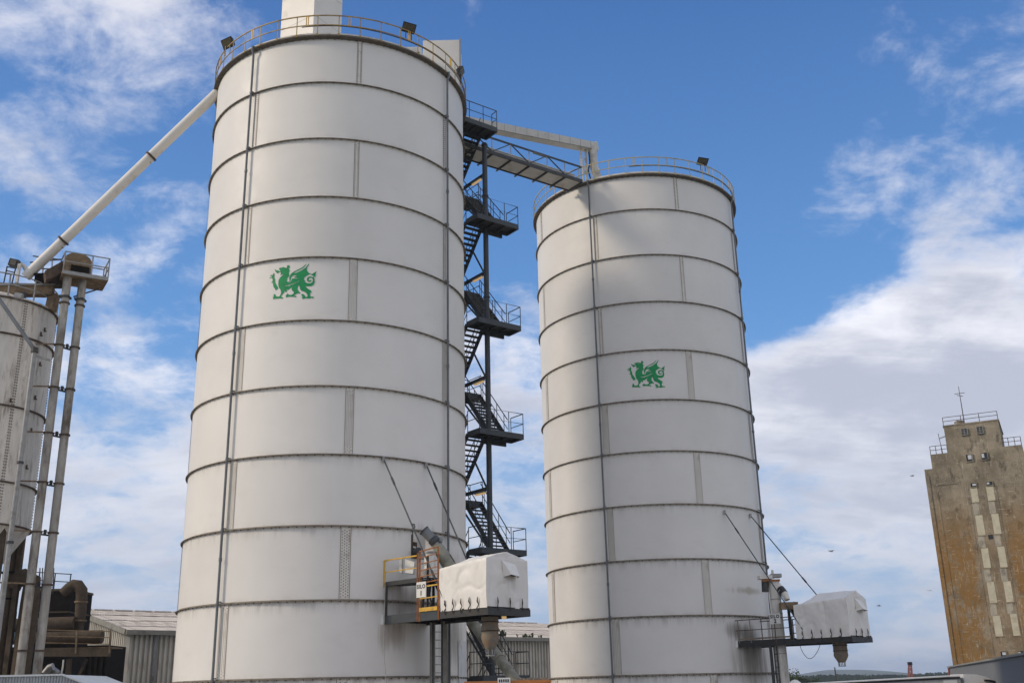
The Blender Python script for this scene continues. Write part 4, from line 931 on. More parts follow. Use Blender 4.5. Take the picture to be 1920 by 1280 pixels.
# ---- silo two
Z2 = 5.4; P2 = platform_frame(S2, Z2)
t = thing('loading_platform', P2(3, 1, Z2), 'rust streaked loading platform on silo two with thin brown rails', 'platform')
joined_deck(t, P2, Z2, 6.22, 1.95, 3.3, 'slate')
b = MB(); b.obox(P2(-.06, -.05, Z2+.17), (.09, 0, 0), (0, .07, 0), (0, 0, .16)); b.build('anchor_box', 'sign', t)
b = MB(); b.beam(P2(.15, -.06, Z2+.40), P2(3.1, -.06, Z2+.40), .03, .08); b.build('toe_board', 'hopper', t)
r0 = bar(P2(.0, -.05, Z2+1.32), P2(3.2, -.05, Z2+1.32), .04, 'rust', 'rail')
bar(P2(.0, -.05, Z2+.82), P2(3.2, -.05, Z2+.82), .035, 'rust', 'knee_rail', r0)
for l in (.15, .85, 1.5, 2.25, 3.2): bar(P2(l, -.06, Z2-.05 if l == 2.25 else Z2+.2), P2(l, -.06, Z2+1.34), .04, 'hopper' if l < 1 else 'rust', 'rail_post', r0)
bar(P2(.2, 1.95, Z2+1.32), P2(3.3, 1.95, Z2+1.32), .04, 'slate', 'rail', r0)
for l in (.9, 2.1, 3.2): bar(P2(l, 1.95, Z2+.2), P2(l, 1.95, Z2+1.34), .04, 'slate', 'rail_post', r0)
for z in (.6, 1.0, 1.4): bar(P2(2.5, 1.2, Z2+z), P2(3.4, 1.2, Z2+z+.05), .04, 'slate2', 'brace_bar', r0)
bar(P2(2.55, .9, Z2+1.95), P2(3.5, .9, Z2+.75), .16, 'slate', 'brace'); bar(P2(2.55, .9, Z2+.3), P2(2.55, .9, Z2+2.1), .12, 'slate', 'upright')
bar(P2(2.9, .9, Z2+.3), P2(2.9, .9, Z2+2.1), .05, 'slate', 'upright')
sign(P2, 2.05, 2.63, -.12, Z2+1.03, Z2+1.53, ('SILO', '2'), 'white sign reading SILO 2 in front of the round white column', t)
tarp(None, P2, Z2, 3.38, 6.18, 1.95, 2.02, 1.85, 2.40, 'greyer white tarpaulin cover on the farther platform of silo two', (.80, 1.72))
sp_ = thing('spout_assembly', P2(5.1, .9, Z2), 'tapered rusty loading spout hanging clear against the sky under silo two', 'loading spout')
spout(sp_, P2(5.1, .9, Z2+.05), .32, 1.05)
rod(Vector(rimpt(S2, .5202, .08, 12.2)), P2(3.9, .0, Z2+.42), 'tie rod crossing the round white column of silo two')
rod(Vector(rimpt(S2, .8641, .08, 12.2)), P2(3.7, 1.95, Z2+2.3), 'tie rod running clear against the sky to the tarpaulin of silo two')
Yw = P2(2.1, .55, 0).y; w0 = at(1450, 1087, Yw); w1_ = Vector((w0.x, w0.y, 0))
t = thing('inlet_column', w1_, 'round white vertical column with rust streaks behind the SILO 2 sign', 'column')
b = MB(); b.tube([w1_, w0], [.34, .28], 20); cl = b.build('column_barrel', 'oldwhite', t, smooth=True)
b = MB()
for py in (1123, 1150, 1225): q = at(1453, py, Yw); b.tube([Vector((w0.x, w0.y, q.z-.015)), Vector((w0.x, w0.y, q.z+.015))], .305, 20)
b.build('column_joint', 'gutter', cl)
b = MB(); b.beam(at(1440, 1100, Yw-.1), at(1449, 1163, Yw-.1), .06, .06); b.build('white_pipe', 'sign', t)
b = MB(); b.obox(at(1434, 1082, Yw), (.32, 0, 0), (0, .3, 0), (0, 0, .09)); b.build('cap_plate', 'cream', t)
b = MB(); b.obox(at(1454, 1079, Yw), (.26, 0, 0), (0, .25, 0), (0, 0, .09)); b.build('cap_plate', 'galv', t)
b = MB(); b.tube([at(1448, 1068, Yw), at(1449, 1084, Yw)], .06, 10); b.build('vent_stub', 'oldwhite', t)
b = MB(); b.obox(at(1445, 1088, Yw-.1), (.42, 0, 0), (0, .22, 0), (0, 0, .05)); b.build('cap_frame', 'orange', t)
b = MB(); b.tube([at(1434, 1090, Yw-.1), at(1435, 1109, Yw-.1)], .17, 14); b.build('motor', 'slate', t, smooth=True)
b = MB(); b.tube([at(1459, 1096, Yw-.1), at(1465, 1107, Yw-.3), at(1472, 1114, Yw-.4), at(1476, 1124, Yw-.5)], [.15, .17, .18, .14], 12); e_ = b.build('elbow_spout', 'oldwhite', t, smooth=True)
b = MB(); b.tube([at(1463, 1103, Yw-.2), at(1470, 1112, Yw-.4)], .20, 12); b.build('rubber_sleeve', 'black', e_, smooth=True)
b = MB(); b.obox(at(1479, 1135, Yw-.6), (.42, 0, 0), (0, .2, 0), (0, 0, .17)); b.build('transfer_box', 'dusty', t)
ld = thing('ladder', P2(1.9, .3, 0), 'narrow caged ladder below the SILO 2 platform beside the white column', 'ladder')
for x in (1452, 1457.5):
    p = at(x, 1225, Yw-.3); b = MB(); b.beam(Vector((p.x, p.y, 0)), Vector((p.x, p.y, Z2)), .05, .05); b.build('stile', 'slate', ld)
pa_, pb2 = at(1452, 1225, Yw-.3), at(1457.5, 1225, Yw-.3)
for k in range(16):
    z = .5+.3*k; b = MB(); b.beam(Vector((pa_.x, pa_.y, z)), Vector((pb2.x, pb2.y, z)), .03, .03); b.build('rung', 'slate', ld)
p = at(1446, 1225, Yw-.2); b = MB(); b.beam(Vector((p.x, p.y, 0)), Vector((p.x, p.y, Z2)), .13, .13); tag(b.build('steel_post', 'slate', origin=(p.x, p.y, 0)), 'dark steel post under the SILO 2 platform against the silo wall', 'post')
b = MB(); pts = []
for k in range(13):
    f = k/12; x = 1499+(1538-1499)*f; y = 1207+27*sin(pi*f)**.8*1.0; pts.append(at(x, y, 52.5))
b.tube(pts, .014, 5); tag(b.build('sagging_cable', 'slate', origin=pts[0]), 'thin cable sagging in a loop below the SILO 2 platform', 'cable')
b = MB(); b.tube([at(1349, 1208, 54.9), at(1381, 1206, 55.2)], .025, 6); tag(b.build('wall_rod', 'slate', origin=at(1349, 1208, 54.9)), 'short dark horizontal rod on the wall of silo two left of its platform', 'rod')

# ================================================================== OLD BIN AND ELEVATOR AT LEFT
BX, BY, BR = -24.19, 46.0, 2.63
t = thing('old_storage_bin', (BX, BY, 0), 'old stained off white bin with rusty rings and a cone bottom at the left edge', 'bin')
ZB = [20.87, 19.17, 15.92, 12.6, 10.8]
SEAM_A = -.10
for i, (zt, zb) in enumerate(zip(ZB, ZB[1:])):
    b = MB(); b.lathe([(BR, zb), (BR, zt), (BR-.012, zt), (BR-.012, zb)], n=14, a0=SEAM_A+.002, a1=SEAM_A+pi/3-.002, c=(BX, BY, 0)); s = b.build('sheet', 'oldwhite', t, smooth=True)
    for v in s.data.vertices: pass
    s0 = s
    # local copies turned round the bin axis
    for k in range(1, 6): inst(s0, t, (0, 0, 0), k*pi/3)
    b = MB()
    for k in range(6):
        a = SEAM_A+k*pi/3; d = Vector((sin(a), -cos(a), 0)); e = Vector((cos(a), sin(a), 0))
        n = int((zt-zb)/.13)
        for j in range(n):
            for sgn in (-1, 1): b.obox(Vector((BX, BY, zb+.08+(zt-zb-.1)*j/n))+d*(BR+.01)+e*.05*sgn, d*.018, e*.02, (0, 0, .02))
    b.build('seam_bolts', 'rust', t, kind='stuff')
    b = MB(); b.lathe([(BR, -.04), (BR+.09, -.04), (BR+.09, .02), (BR, .02)], n=48, c=(BX, BY, zt if i else zt-.02)); b.build('stiffening_ring', 'rust', t, smooth=True)
b = MB(); b.lathe([(BR, -.05), (BR+.07, -.05), (BR+.07, .02), (BR, .02)], n=48, c=(BX, BY, 10.8)); b.build('stiffening_ring', 'rust', t, smooth=True)
b = MB(); b.lathe([(BR+.10, 0), (BR+.10, .07), (BR-.1, .12), (.3, 1.1)], n=48, c=(BX, BY, 20.87)); b.build('roof', 'oldwhite', t, smooth=True)
b = MB(); b.lathe([(BR, 10.8), (.35, 7.3), (.35, 6.9)], n=32, c=(BX, BY, 0)); b.build('cone_bottom', 'oldwhite', t, smooth=True)
for k in range(6):
    a = SEAM_A+.2+k*pi/3; x, y = BX+(BR-.25)*sin(a), BY-(BR-.25)*cos(a)
    b = MB(); b.beam((x, y, 0), (x, y, 10.8), .22, .22); b.build('leg', 'dustpipe', t)
# small lifting lugs on the sheets
rnd = random.Random(5)
for (px, py) in ((84, 618), (77, 626), (75, 682), (66, 745), (59, 806), (20, 750), (50, 875)):
    d = ray(px, py); A_ = d.x**2+d.y**2; B_ = -2*(d.x*BX+d.y*BY); C_ = BX*BX+BY*BY-(BR+.03)**2; q = B_*B_-4*A_*C_
    if q > 0:
        tt = (-B_-sqrt(q))/(2*A_); p = Vector((d.x*tt, d.y*tt, d.z*tt+EYE)); b = MB(); b.obox(p, (.03, 0, 0), (0, .03, 0), (0, 0, .09)); b.obox(p+Vector((.04, 0, -.08)), (.05, 0, 0), (0, .03, 0), (0, 0, .02)); b.build('lug', 'rust', t)
gr = None
zr0 = 20.98
for h, w, nm in ((1.0, .045, 'handrail'), (.5, .035, 'knee_rail')):
    b = MB(); r = BR-.02; b.lathe([(r-w/2, -w/2), (r+w/2, -w/2), (r+w/2, w/2), (r-w/2, w/2), (r-w/2, -w/2)], n=64, c=(BX, BY, zr0+h)); gr = b.build(nm, 'galv', t)
for k in range(14):
    a = k*2*pi/14+.18; b = MB(); b.beam((BX+(BR-.02)*sin(a), BY-(BR-.02)*cos(a), zr0-.05), (BX+(BR-.02)*sin(a), BY-(BR-.02)*cos(a), zr0+1.0), .07, .05); b.build('rail_post', 'galv', t)

YL = 46.0
t = thing('feed_conveyor', at(50, 540, 45.2), 'rust stained brown conveyor trough lying across the top of the old bin', 'conveyor')
b = MB(); b.beam(at(-40, 543, 45.0), at(100, 545, 45.6), .5, .52); b.build('trough', 'dusty', t)
b = MB(); b.beam(at(-40, 534, 44.7), at(104, 533, 45.3), .06, .06); b.build('trough_lip', 'galv', t)
b = MB(); b.prism([at(96, 508, 45.4), at(113, 512, 45.4), at(112, 534, 45.4), at(94, 534, 45.4)], (0, .5, 0)); b.build('inlet_box', 'rust', t)
b = MB(); b.prism([at(90, 549, 45.5), at(105, 549, 45.5), at(97, 580, 45.5), at(84, 576, 45.5)], (0, .5, 0)); b.build('drop_chute', 'dusty', t)
b = MB(); b.obox(at(82, 518, 45.5), (.35, 0, 0), (0, .3, 0), (0, 0, .05)); b.obox(at(80, 526, 45.6), (.28, 0, 0), (0, .25, 0), (0, 0, .13)); b.build('drive_unit', 'darksteel', t)
b = MB(); b.obox(at(88, 527, 45.3), (.07, 0, 0), (0, .05, 0), (0, 0, .06)); b.build('warning_tag', 'brightyellow', t)
b = MB(); b.beam(at(31, 530, 44.9), at(37, 495, 45), .12, .12); b.tube([at(40, 495, 45.3), at(46, 500, 45.3), at(51, 512, 45.3)], .10, 10); b.build('pipe_support', 'oldwhite', t)
t = thing('floodlight', at(16, 534, 45), 'black floodlight on a tall double bracket above the old bin', 'floodlight', None)
def lp(x, y, dy=0): return at(x, y, 45+dy)
b = MB(); b.prism([lp(18.5, 483.5), lp(35, 487), lp(31, 500.5), lp(14, 496)], (0, .25, 0)); b.build('housing', 'black', t)
b = MB(); b.prism([lp(21, 486), lp(31.5, 488.5), lp(28.5, 498), lp(18, 495), ], (0, -.015, 0)); b.build('lens', 'lampglass', t)
for a, c in (((13.5, 499), (6.5, 533)), ((29.5, 502), (21.5, 535)), ((13, 500), (29, 503)), ((11.5, 507), (27, 511)), ((9.5, 513), (25, 514))):
    b = MB(); b.beam(lp(*a), lp(*c), .045, .045); b.build('bracket_bar', 'black', t)
t = thing('floodlight', at(33, 552, 43.4), 'pale boxy floodlight on the rim of the old bin', 'floodlight')
b = MB(); b.prism([at(28, 548, 43.4), at(42, 550, 43.4), at(38, 559, 43.4), at(24, 557, 43.4)], (0, .25, 0)); b.build('housing', 'galv', t)
b = MB(); b.obox(at(44, 553, 43.7), (.1, 0, 0), (0, .1, 0), (0, 0, .12)); b.build('gear_box', 'black', t)

# bucket elevator
t = thing('bucket_elevator', (-20.3, 45.6, 0), 'twin legged aged grey bucket elevator with a railed head platform beside the old bin', 'elevator')
LEGS = []
for (x0, y0, x1, y1, Y, dg) in ((124, 520, 40, 1262, 45.2, 0), (152, 530, 72, 1262, 45.6, 1)):
    a = at(x0, y0, Y); c = at(x1, y1, Y); xm = (a.x+c.x)/2; b = MB()
    b.tube([(xm, Y, 0), (xm, Y, a.z+.3)], .185, 18); o = b.build('elevator_leg', 'agedpipe', t, smooth=True); LEGS.append((xm, Y))
    b = MB(); zc = [21.0, 18.95, 16.95, 14.85, 12.65, 10.5, 8.3, 5.6]
    for z in zc: b.tube([(xm, Y, z-.035), (xm, Y, z+.035)], .235, 18)
    b.build('leg_flange', 'rust', o)
for z in (18.95, 16.95, 14.85, 12.65, 10.5, 8.3):
    (xa, ya), (xb, yb) = LEGS
    b = MB(); b.beam((xa+.15, ya, z-.10), (xb-.15, yb, z-.10), .05, .07); b.beam((xa+.15, ya, z+.04), (xb-.15, yb, z+.04), .03, .03); b.obox(((xa+xb)/2, ya+.2, z+.03), (.05, 0, 0), (0, .05, 0), (0, 0, .09)); b.build('leg_brace', 'slate', t)
    b = MB(); b.beam((xa-.1, ya-.15, z+.02), (BX+BR*.75, BY-.8, z+.12), .05, .06); b.build('wall_tie', 'dusty', t)
c = at(139, 500, 45.5)
PXL, PXR = at(119, 503, 44.6), at(203, 515, 45.6); pd = (PXR-PXL); pd.z = 0; PL = pd.length; pd.normalize(); pn = Vector((-pd.y, pd.x, 0)); zh = 22.30
O_ = Vector((PXL.x, 44.6, 0))
def HP(u, v, z): return O_+pd*u+pn*v+Vector((0, 0, z))
b = MB(); b.obox(HP(PL/2, .75, zh), pd*PL/2, pn*.75, (0, 0, .03)); dk = b.build('head_platform', 'dusty', t)
for a, c2 in (((0, 0), (PL, 0)), ((PL, 0), (PL, 1.5)), ((0, 0), (0, 1.5)), ((0, 1.5), (PL, 1.5))):
    b = MB(); b.beam(HP(*a, zh+.03), HP(*c2, zh+.03), .06, .17); b.build('edge_beam', 'galv' if a[1] == 0 and c2[1] == 0 else 'dusty', dk)
for a, c2 in (((0, 0), (PL, 0)), ((PL, 0), (PL, 1.5)), ((PL*.35, 1.5), (PL, 1.5)), ((0, 0), (0, 1.5))):
    for h in (.95, .48):
        b = MB(); b.beam(HP(*a, zh+.1+h), HP(*c2, zh+.1+h), .045, .045); b.build('rail', 'galv', dk)
for u, v in ((0, 0), (PL*.62, 0), (PL, 0), (PL, .75), (PL, 1.5), (PL*.35, 1.5)):
    b = MB(); b.beam(HP(u, v, zh), HP(u, v, zh+1.07), .05 if u < PL*.9 else .04, .05); b.build('rail_post', 'galv', dk)
b = MB(); b.beam(HP(PL*.9, 1.2, zh-.1), HP(PL*.35, 1.0, zh-.75), .06, .06); b.build('knee_brace', 'slate', dk)
hd = []
hc = HP(.62, .65, zh+.62)
b = MB()
pts = [(-.62, -.55), (.62, -.55), (.62, .12)]+[(.62*cos(a), .12+.45*sin(a)) for a in [pi*k/10 for k in range(1, 10)]]+[(-.62, .12)]
poly = [hc+pd*x+Vector((0, 0, z))-pn*.38 for x, z in pts]
b.prism(poly, pn*.76); h_ = b.build('head_casing', 'dusty', t, smooth=False)
b = MB(); b.obox(hc+pd*.12-pn*.40-Vector((0, 0, .25)), pd*.40, pn*.03, (0, 0, .17)); b.build('access_hatch', 'darksteel', h_)
b = MB(); b.prism([hc+pd*-.62+Vector((0, 0, .1))-pn*.3, hc+pd*-.62+Vector((0, 0, -.5))-pn*.3, hc+pd*-1.25+Vector((0, 0, -1.0))-pn*.3, hc+pd*-1.35+Vector((0, 0, -.55))-pn*.3], pn*.6); b.build('discharge_chute', 'rust', t)
b = MB(); b.tube([HP(1.38, .6, zh+.16), HP(1.62, .6, zh+.16)], .16, 12); b.build('motor', 'darksteel', t, smooth=True)
for (xm, Y) in LEGS:
    b = MB(); b.obox((xm, Y, 21.3), (.21, 0, 0), (0, .21, 0), (0, 0, .05)); b.build('leg_collar', 'slate', t)
# railing between the bin roof and the elevator
t = thing('catwalk_rail', at(60, 480, 46), 'thin steel catwalk rails behind the long spout pipe near the elevator head', 'railing')
for a, c2 in (((56, 492), (116, 486)), ((60, 503), (112, 505)), ((62, 480), (114, 487))):
    b = MB(); b.beam(at(*a, 46.4), at(*c2, 46.4), .05, .05); b.build('rail', 'slate', t)
for x, y0, y1 in ((70, 490, 520), (98, 487, 515), (81, 500, 512)):
    b = MB(); b.beam(at(x, y0, 46.4), at(x-1, y1, 46.4), .05, .05); b.build('rail_post', 'galv', t)
# grey spout pipe with a knee
t = thing('drop_pipe', at(8, 1100, 43.2), 'grey square edged drop pipe with a knee in front of the old bin', 'pipe')
kp = at(65, 656, 43.0); b = MB(); b.tube([at(-30, 520, 43.0), kp], .085, 10); b.build('upper_pipe', 'pipe', t, smooth=True)
b = MB(); b.tube([kp, Vector((kp.x-.0, 43.0, 0))], .105, 12); b.build('lower_pipe', 'galv', t, smooth=True)
b = MB(); b.tube([kp+Vector((0, 0, -.12)), kp+Vector((0, 0, .10))], .15, 12); b.tube([kp+Vector((0, 0, -8.3)), kp+Vector((0, 0, -8.2))], .15, 12); b.tube([kp+Vector((0, 0, -5.0)), kp+Vector((0, 0, -4.9))], .14, 12); b.build('pipe_joint', 'slate', t)
b = MB(); b.beam(kp+Vector((-.1, .1, -.18)), kp+Vector((.4, .7, -.25)), .06, .08); b.build('wall_bracket', 'galv', t)

# dust plant between bin and shed
t = thing('pipe_stack', at(22, 1150, 47), 'fat brown dust pipe with a round elbow behind the elevator legs', 'dust pipe')
b = MB(); q0 = at(24, 1020, 47.5); b.tube([(q0.x, 47.5, 0), (q0.x, 47.5, q0.z)], .26, 16); b.build('pipe_barrel', 'dustpipe', t, smooth=True)
b = MB(); b.tube([at(22, 1100, 47.6), at(31, 1085, 47.6), at(44, 1082, 47.6), at(60, 1090, 47.6), at(56, 1130, 47.6), Vector((at(50, 1130, 47.6).x, 47.6, 0))], .40, 16); b.build('elbow', 'dustpipe', t, smooth=True)
b = MB(); q = at(26, 1073, 47.5)
for py in (1073, 1122): z = at(26, py, 47.5).z; b.tube([(q0.x, 47.5, z-.04), (q0.x, 47.5, z+.04)], .33, 16)
b.build('pipe_flange', 'darksteel', t)
t = thing('filter_house', at(100, 1160, 58), 'black sooty filter housing with a small railed roof behind the elevator legs', 'filter house')
fa, fb = at(58, 1105, 58), at(133, 1108, 58)
b = MB(); b.box(fa.x, fb.x, 58, 61, 2.5, fa.z); hs_ = b.build('housing', 'darksteel', t)
b = MB(); b.box(fa.x-.06, fb.x+.06, 57.94, 61, fa.z-.1, fa.z+.02); b.box(fa.x-.04, fb.x+.04, 57.95, 61, fa.z-1.25, fa.z-1.17); b.build('housing_rib', 'dustpipe', hs_)
b = MB(); b.prism([Vector((fb.x, 58.4, fa.z-.2)), Vector((fb.x, 58.4, fa.z-1.5)), Vector((fb.x-.6, 58.4, fa.z-2.2))], (0, 1.5, 0)); b.build('skirt', 'darksteel', hs_)
rp = [at(66, 1072, 58.2), at(135, 1076, 58.2)]
for dz in (0, -.42, -.85):
    b = MB(); b.beam(rp[0]+Vector((0, 0, dz)), rp[1]+Vector((0, 0, dz)), .045, .045); b.build('roof_rail', 'slate', t)
for f in (0, .12, .55, .97):
    p = rp[0].lerp(rp[1], f); b = MB(); b.beam(Vector((p.x, 58.2, fa.z)), p, .05, .05); b.build('rail_post', 'slate', t)
for x in (75, 80, 96, 101):
    b = MB(); b.beam(at(x, 1064, 58.0), at(x-2, 1112, 58.0), .045, .045); b.build('ladder_stile', 'slate2', t)
b = MB()
for k in range(9): p = at(96, 1068+k*4.6, 58.0); p2 = at(101, 1068+k*4.6, 58.0); b.beam(p, p2, .03, .03)
b.build('ladder_rungs', 'slate', t)
t = thing('swan_neck_pipe', at(150, 1180, 57), 'brown swan neck dust pipe curving down beside the filter house', 'dust pipe')
pts = [at(118, 1112, 57.6), at(130, 1101, 57.6), at(138, 1096, 57.6), at(147, 1097, 57.6), at(153, 1106, 57.6), at(153, 1120, 57.6), at(151, 1150, 57.6), at(148, 1180, 57.6)]
b = MB(); b.tube(pts, [.27, .29, .30, .31, .31, .30, .29, .22], 16); s_ = b.build('pipe_barrel', 'dustpipe', t, smooth=True)
b = MB()
for (x, y) in ((152, 1128), (150, 1163)): q = at(x, y, 57.6); b.tube([q-Vector((0, 0, .04)), q+Vector((0, 0, .04))], .35, 16)
b.build('pipe_flange', 'dusty', s_)
for (y, x1, r, nm) in ((1171, 140, .36, 'upper fat brown pipe running level behind the elevator legs'), (1196, 192, .34, 'lower fat brown pipe running level toward the shed')):
    a, c2 = at(-30, y+(3 if y < 1180 else 0), 57.0), at(x1, y-3, 57.3)
    b = MB(); b.tube([a, c2], r, 16); o = tag(b.build('level_pipe', 'dustpipe', origin=c2, smooth=True), nm, 'dust pipe')
t = thing('service_walkway', at(140, 1225, 56), 'dusty brown service walkway with thin rails against the shed gable', 'walkway')
wa, wb = at(78, 1222, 55.5), at(207, 1222, 55.5)
b = MB(); b.beam(wa, wb, .2, .42); b.build('walkway_beam', 'dustpipe', t)
b = MB(); b.box(wa.x, wb.x, 55.5, 57.2, wa.z+.15, wa.z+.2); b.build('walkway_deck', 'dusty', t)
for y in (1181, 1192.5, 1205): b = MB(); b.beam(at(82, y-1, 55.4), at(208, y+2, 55.4), .04, .04); b.build('rail', 'dusty', t)
for x in (143, 206): b = MB(); b.beam(at(x+1, 1180, 55.4), at(x-1, 1224, 55.4), .07, .07); b.build('rail_post', 'dusty', t)
b = MB(); b.beam(at(163, 1234, 57), at(136, 1290, 57), .12, .12); b.beam(at(130, 1234, 57), at(126, 1290, 57), .22, .22); b.build('strut', 'dustpipe', t)
t = thing('shaded_gap_box', at(100, 1240, 63), 'near black box added for the shaded gap behind the dust pipes', 'shade filler')  # near-black box added where only shade lies between the buildings
da, db = at(-60, 1176, 63), at(205, 1176, 63)
b = MB(); b.box(da.x, db.x, 63, 66, 0, 6.6); b.build('wall', 'darksteel', t)
b = MB()
for k in range(26): x = da.x+(db.x-da.x)*k/26; b.box(x, x+.14, 62.93, 63, 0, 6.6)
b.build('shade_ribs', 'darkclad', t)
for (x0, x1, y0, y1, i) in ((16, 27, 1146, 1162, 0), (11, 23, 1184, 1200, 1), (4, 14, 1238, 1252, 2)):
    p0_, p1_ = at(x0, y0, 56), at(x1, y1, 56)
    b = MB(); b.box(p0_.x, p1_.x, 56, 56.2, p1_.z, p0_.z); o = tag(b.build('blue_panel', 'bluepanel', origin=(p0_.x, 56, p1_.z)), ('upper', 'middle', 'lowest')[i]+' small blue panel glimpsed between the pipes at far left', 'panel')
t = thing('chute_hood', at(93, 1250, 50), 'small galvanised chute hood just above the white cabin roof', 'hood')
b = MB(); b.tube([at(84, 1262, 50), at(93, 1251, 50), at(100, 1249, 50)], .17, 12); b.tube([at(90, 1266, 50.3), at(101, 1257, 50.3), at(108, 1264, 50.3)], .2, 12); b.build('hood', 'galv', t, smooth=True)
b = MB(); b.tube([at(119, 1236, 50), at(118, 1248, 50), at(115, 1264, 50)], .035, 6); tag(b.build('hanging_cord', 'sign', origin=at(115, 1264, 50), smooth=True), 'short white hanging cord under the service walkway', 'cord')

# white ribbed cabin at the bottom left corner
t = thing('white_cabin', (-20, 38, 0), 'white ribbed cabin roof poking up at the bottom left corner', 'cabin')
c0, c1, c2, c3 = at(-60, 1270, 38), at(118, 1264, 38), at(165, 1281, 38), at(260, 1320, 38)
b = MB(); b.prism([Vector((c0.x, 38.02, 0)), Vector((c3.x, 38.02, 0)), Vector((c3.x, 38.02, c3.z)), Vector((c1.x, 38.02, c1.z)), Vector((c0.x, 38.02, c1.z-.02))], (0, 4, 0)); b.build('body', 'whiteclad', t)
src = None; W_ = .62; nn = int((c3.x-c0.x)/W_)
for k in range(nn):
    x = c0.x+k*W_
    def ztop(x): return c1.z-.03 if x <= c1.x else c1.z-.03-(x-c1.x)*(c1.z-c3.z)/(c3.x-c1.x)
    b = MB()
    for j in range(6):
        xa = x+j*W_/6; b.add([(xa, 38.0, 0), (xa+.075, 38.0, 0), (xa+.075, 38.0, ztop(xa)), (xa, 38.0, ztop(xa)), (xa+.085, 37.93, 0), (xa+.085, 37.93, ztop(xa))], [(0, 1, 2, 3), (1, 4, 5, 2)])
    b.build('wall_sheet', 'whiteclad', t)
b = MB(); b.beam(Vector((c0.x, 37.98, c1.z)), Vector((c1.x, 37.98, c1.z)), .08, .06); b.beam(Vector((c1.x, 37.98, c1.z)), Vector((c3.x, 37.98, c3.z)), .08, .06); b.build('verge_trim', 'whiteclad', t)

# ================================================================== SHED
SA = Vector((-25.17, 70.0, 0)); A1_ = Vector((.757, .654, 0)); A2_ = Vector((-.654, .757, 0)); EH, RW, RH = 7.72, 10.4, 9.75
def SH(s, w, z): return SA+A1_*s+A2_*w+Vector((0, 0, z))
t = thing('long_shed', SH(18, 5, 0), 'long shed with beige ribbed cladding and a weathered fibre cement roof behind the silos', 'shed')
LEN = 46
b = MB(); b.prism([SH(.1, .1, 0), SH(.1, .1, EH-.1), SH(.1, RW, RH-.15), SH(.1, RW*2, EH-.1), SH(.1, RW*2, 0)], A1_*(LEN-.2)); b.build('frame_walls', 'darkclad', t)
def clad(s0, w0, dirv, nrm, h, parent=t):
    pts = []; pitch = 1/3
    for j in range(3):
        x = j*pitch; pts += [(x, 0), (x+.04, .17), (x+.17, .17), (x+.24, 0)]
    pts.append((1.0, 0))
    o = SH(s0, w0, 0); b = MB(); vs = []
    for x, y in pts: vs += [o+dirv*x+nrm*y, o+dirv*x+nrm*y+Vector((0, 0, h))]
    b.add(vs, [(2*i, 2*i+2, 2*i+3, 2*i+1) for i in range(len(pts)-1)]); return b
src = clad(0, 0, A1_, -A2_, EH-.12).build('cladding_sheet', 'clad', t)
for k in range(1, LEN): inst(src, t, A1_*k)
for k in range(int(RW*2)):
    h = EH+(RH-EH)*min(k, RW*2-k-1)/RW-.12
    clad(0, k, A2_, -A1_, h).build('cladding_sheet', 'clad', t)
b = MB(); b.beam(SH(-.06, -.06, 0), SH(-.06, -.06, EH-.1), .34, .34); b.build('corner_post', 'clad', t)
sl = atan2(RH-EH, RW); RLn = sqrt((RH-EH)**2+RW**2); rows = 4; up_ = (A2_*RW+Vector((0, 0, RH-EH))).normalized(); rn = A1_.cross(up_)
def roof_sheet(s, r, side=1):
    uv = up_ if side == 1 else (-A2_*RW+Vector((0, 0, RH-EH))).normalized()
    base = SH(s, -.35, EH-.06) if side == 1 else SH(s, RW*2+.35, EH-.06)
    rr = A1_.cross(uv); rr = rr if rr.z > 0 else -rr
    l0 = r*(RLn+.4)/rows; l1 = (r+1)*(RLn+.4)/rows+.12; b = MB(); vs = []
    nx = 12
    for i in range(nx+1):
        x = 1.08*i/nx; y = .03*(i % 2)+.012*r
        for l, e in ((l0, .035), (l1, 0)): vs.append(base+A1_*x+uv*l+rr*(y+e))
    b.add(vs, [(2*i, 2*i+2, 2*i+3, 2*i+1) for i in range(nx)])
    b.add([base+A1_*0+uv*l0, base+A1_*1.08+uv*l0, base+A1_*1.08+uv*l0+rr*.05, base+uv*l0+rr*.05], [(0, 1, 2, 3)])
    return b
for r in range(rows):
    src = roof_sheet(-.4, r).build('roof_sheet', 'roofing', t); nS = int((LEN+.8)/1.08)
    rnd = random.Random(r)
    for k in range(1, nS): inst(src, t, A1_*1.08*k+up_*rnd.uniform(-.05, .05)+Vector((0, 0, rnd.uniform(0, .02))))
b = MB(); b.add([SH(-.4, RW*2+.3, EH-.06), SH(LEN+.4, RW*2+.3, EH-.06), SH(LEN+.4, RW, RH+.02), SH(-.4, RW, RH+.02)], [(0, 1, 2, 3)]); b.build('rear_roof', 'roofing', t)
src = None
for k in range(int(LEN/1.5)):
    b = MB(); b.beam(SH(-.3+1.5*k, RW, RH+.10), SH(1.02+1.5*k, RW, RH+.10), .45, .09)
    if src is None: src = b.build('ridge_cap', 'roofing', t)
    else: inst(src, t, A1_*1.5*k)
b = MB(); b.beam(SH(-.4, -.45, EH-.05), SH(LEN, -.45, EH-.05), .24, .30); b.build('gutter', 'gutter', t)
b = MB(); b.beam(SH(-.42, -.4, EH-.02), SH(-.42, RW, RH+.02), .10, .34); b.build('verge_board', 'gutter', t)
dpx = 1.75
b = MB(); b.beam(SH(dpx, -.22, 0), SH(dpx, -.22, EH-.1), .17, .17); b.beam(SH(dpx, -.22, 4.9), SH(dpx, -.22, 5.0), .3, .22); b.build('downpipe', 'galv', t)
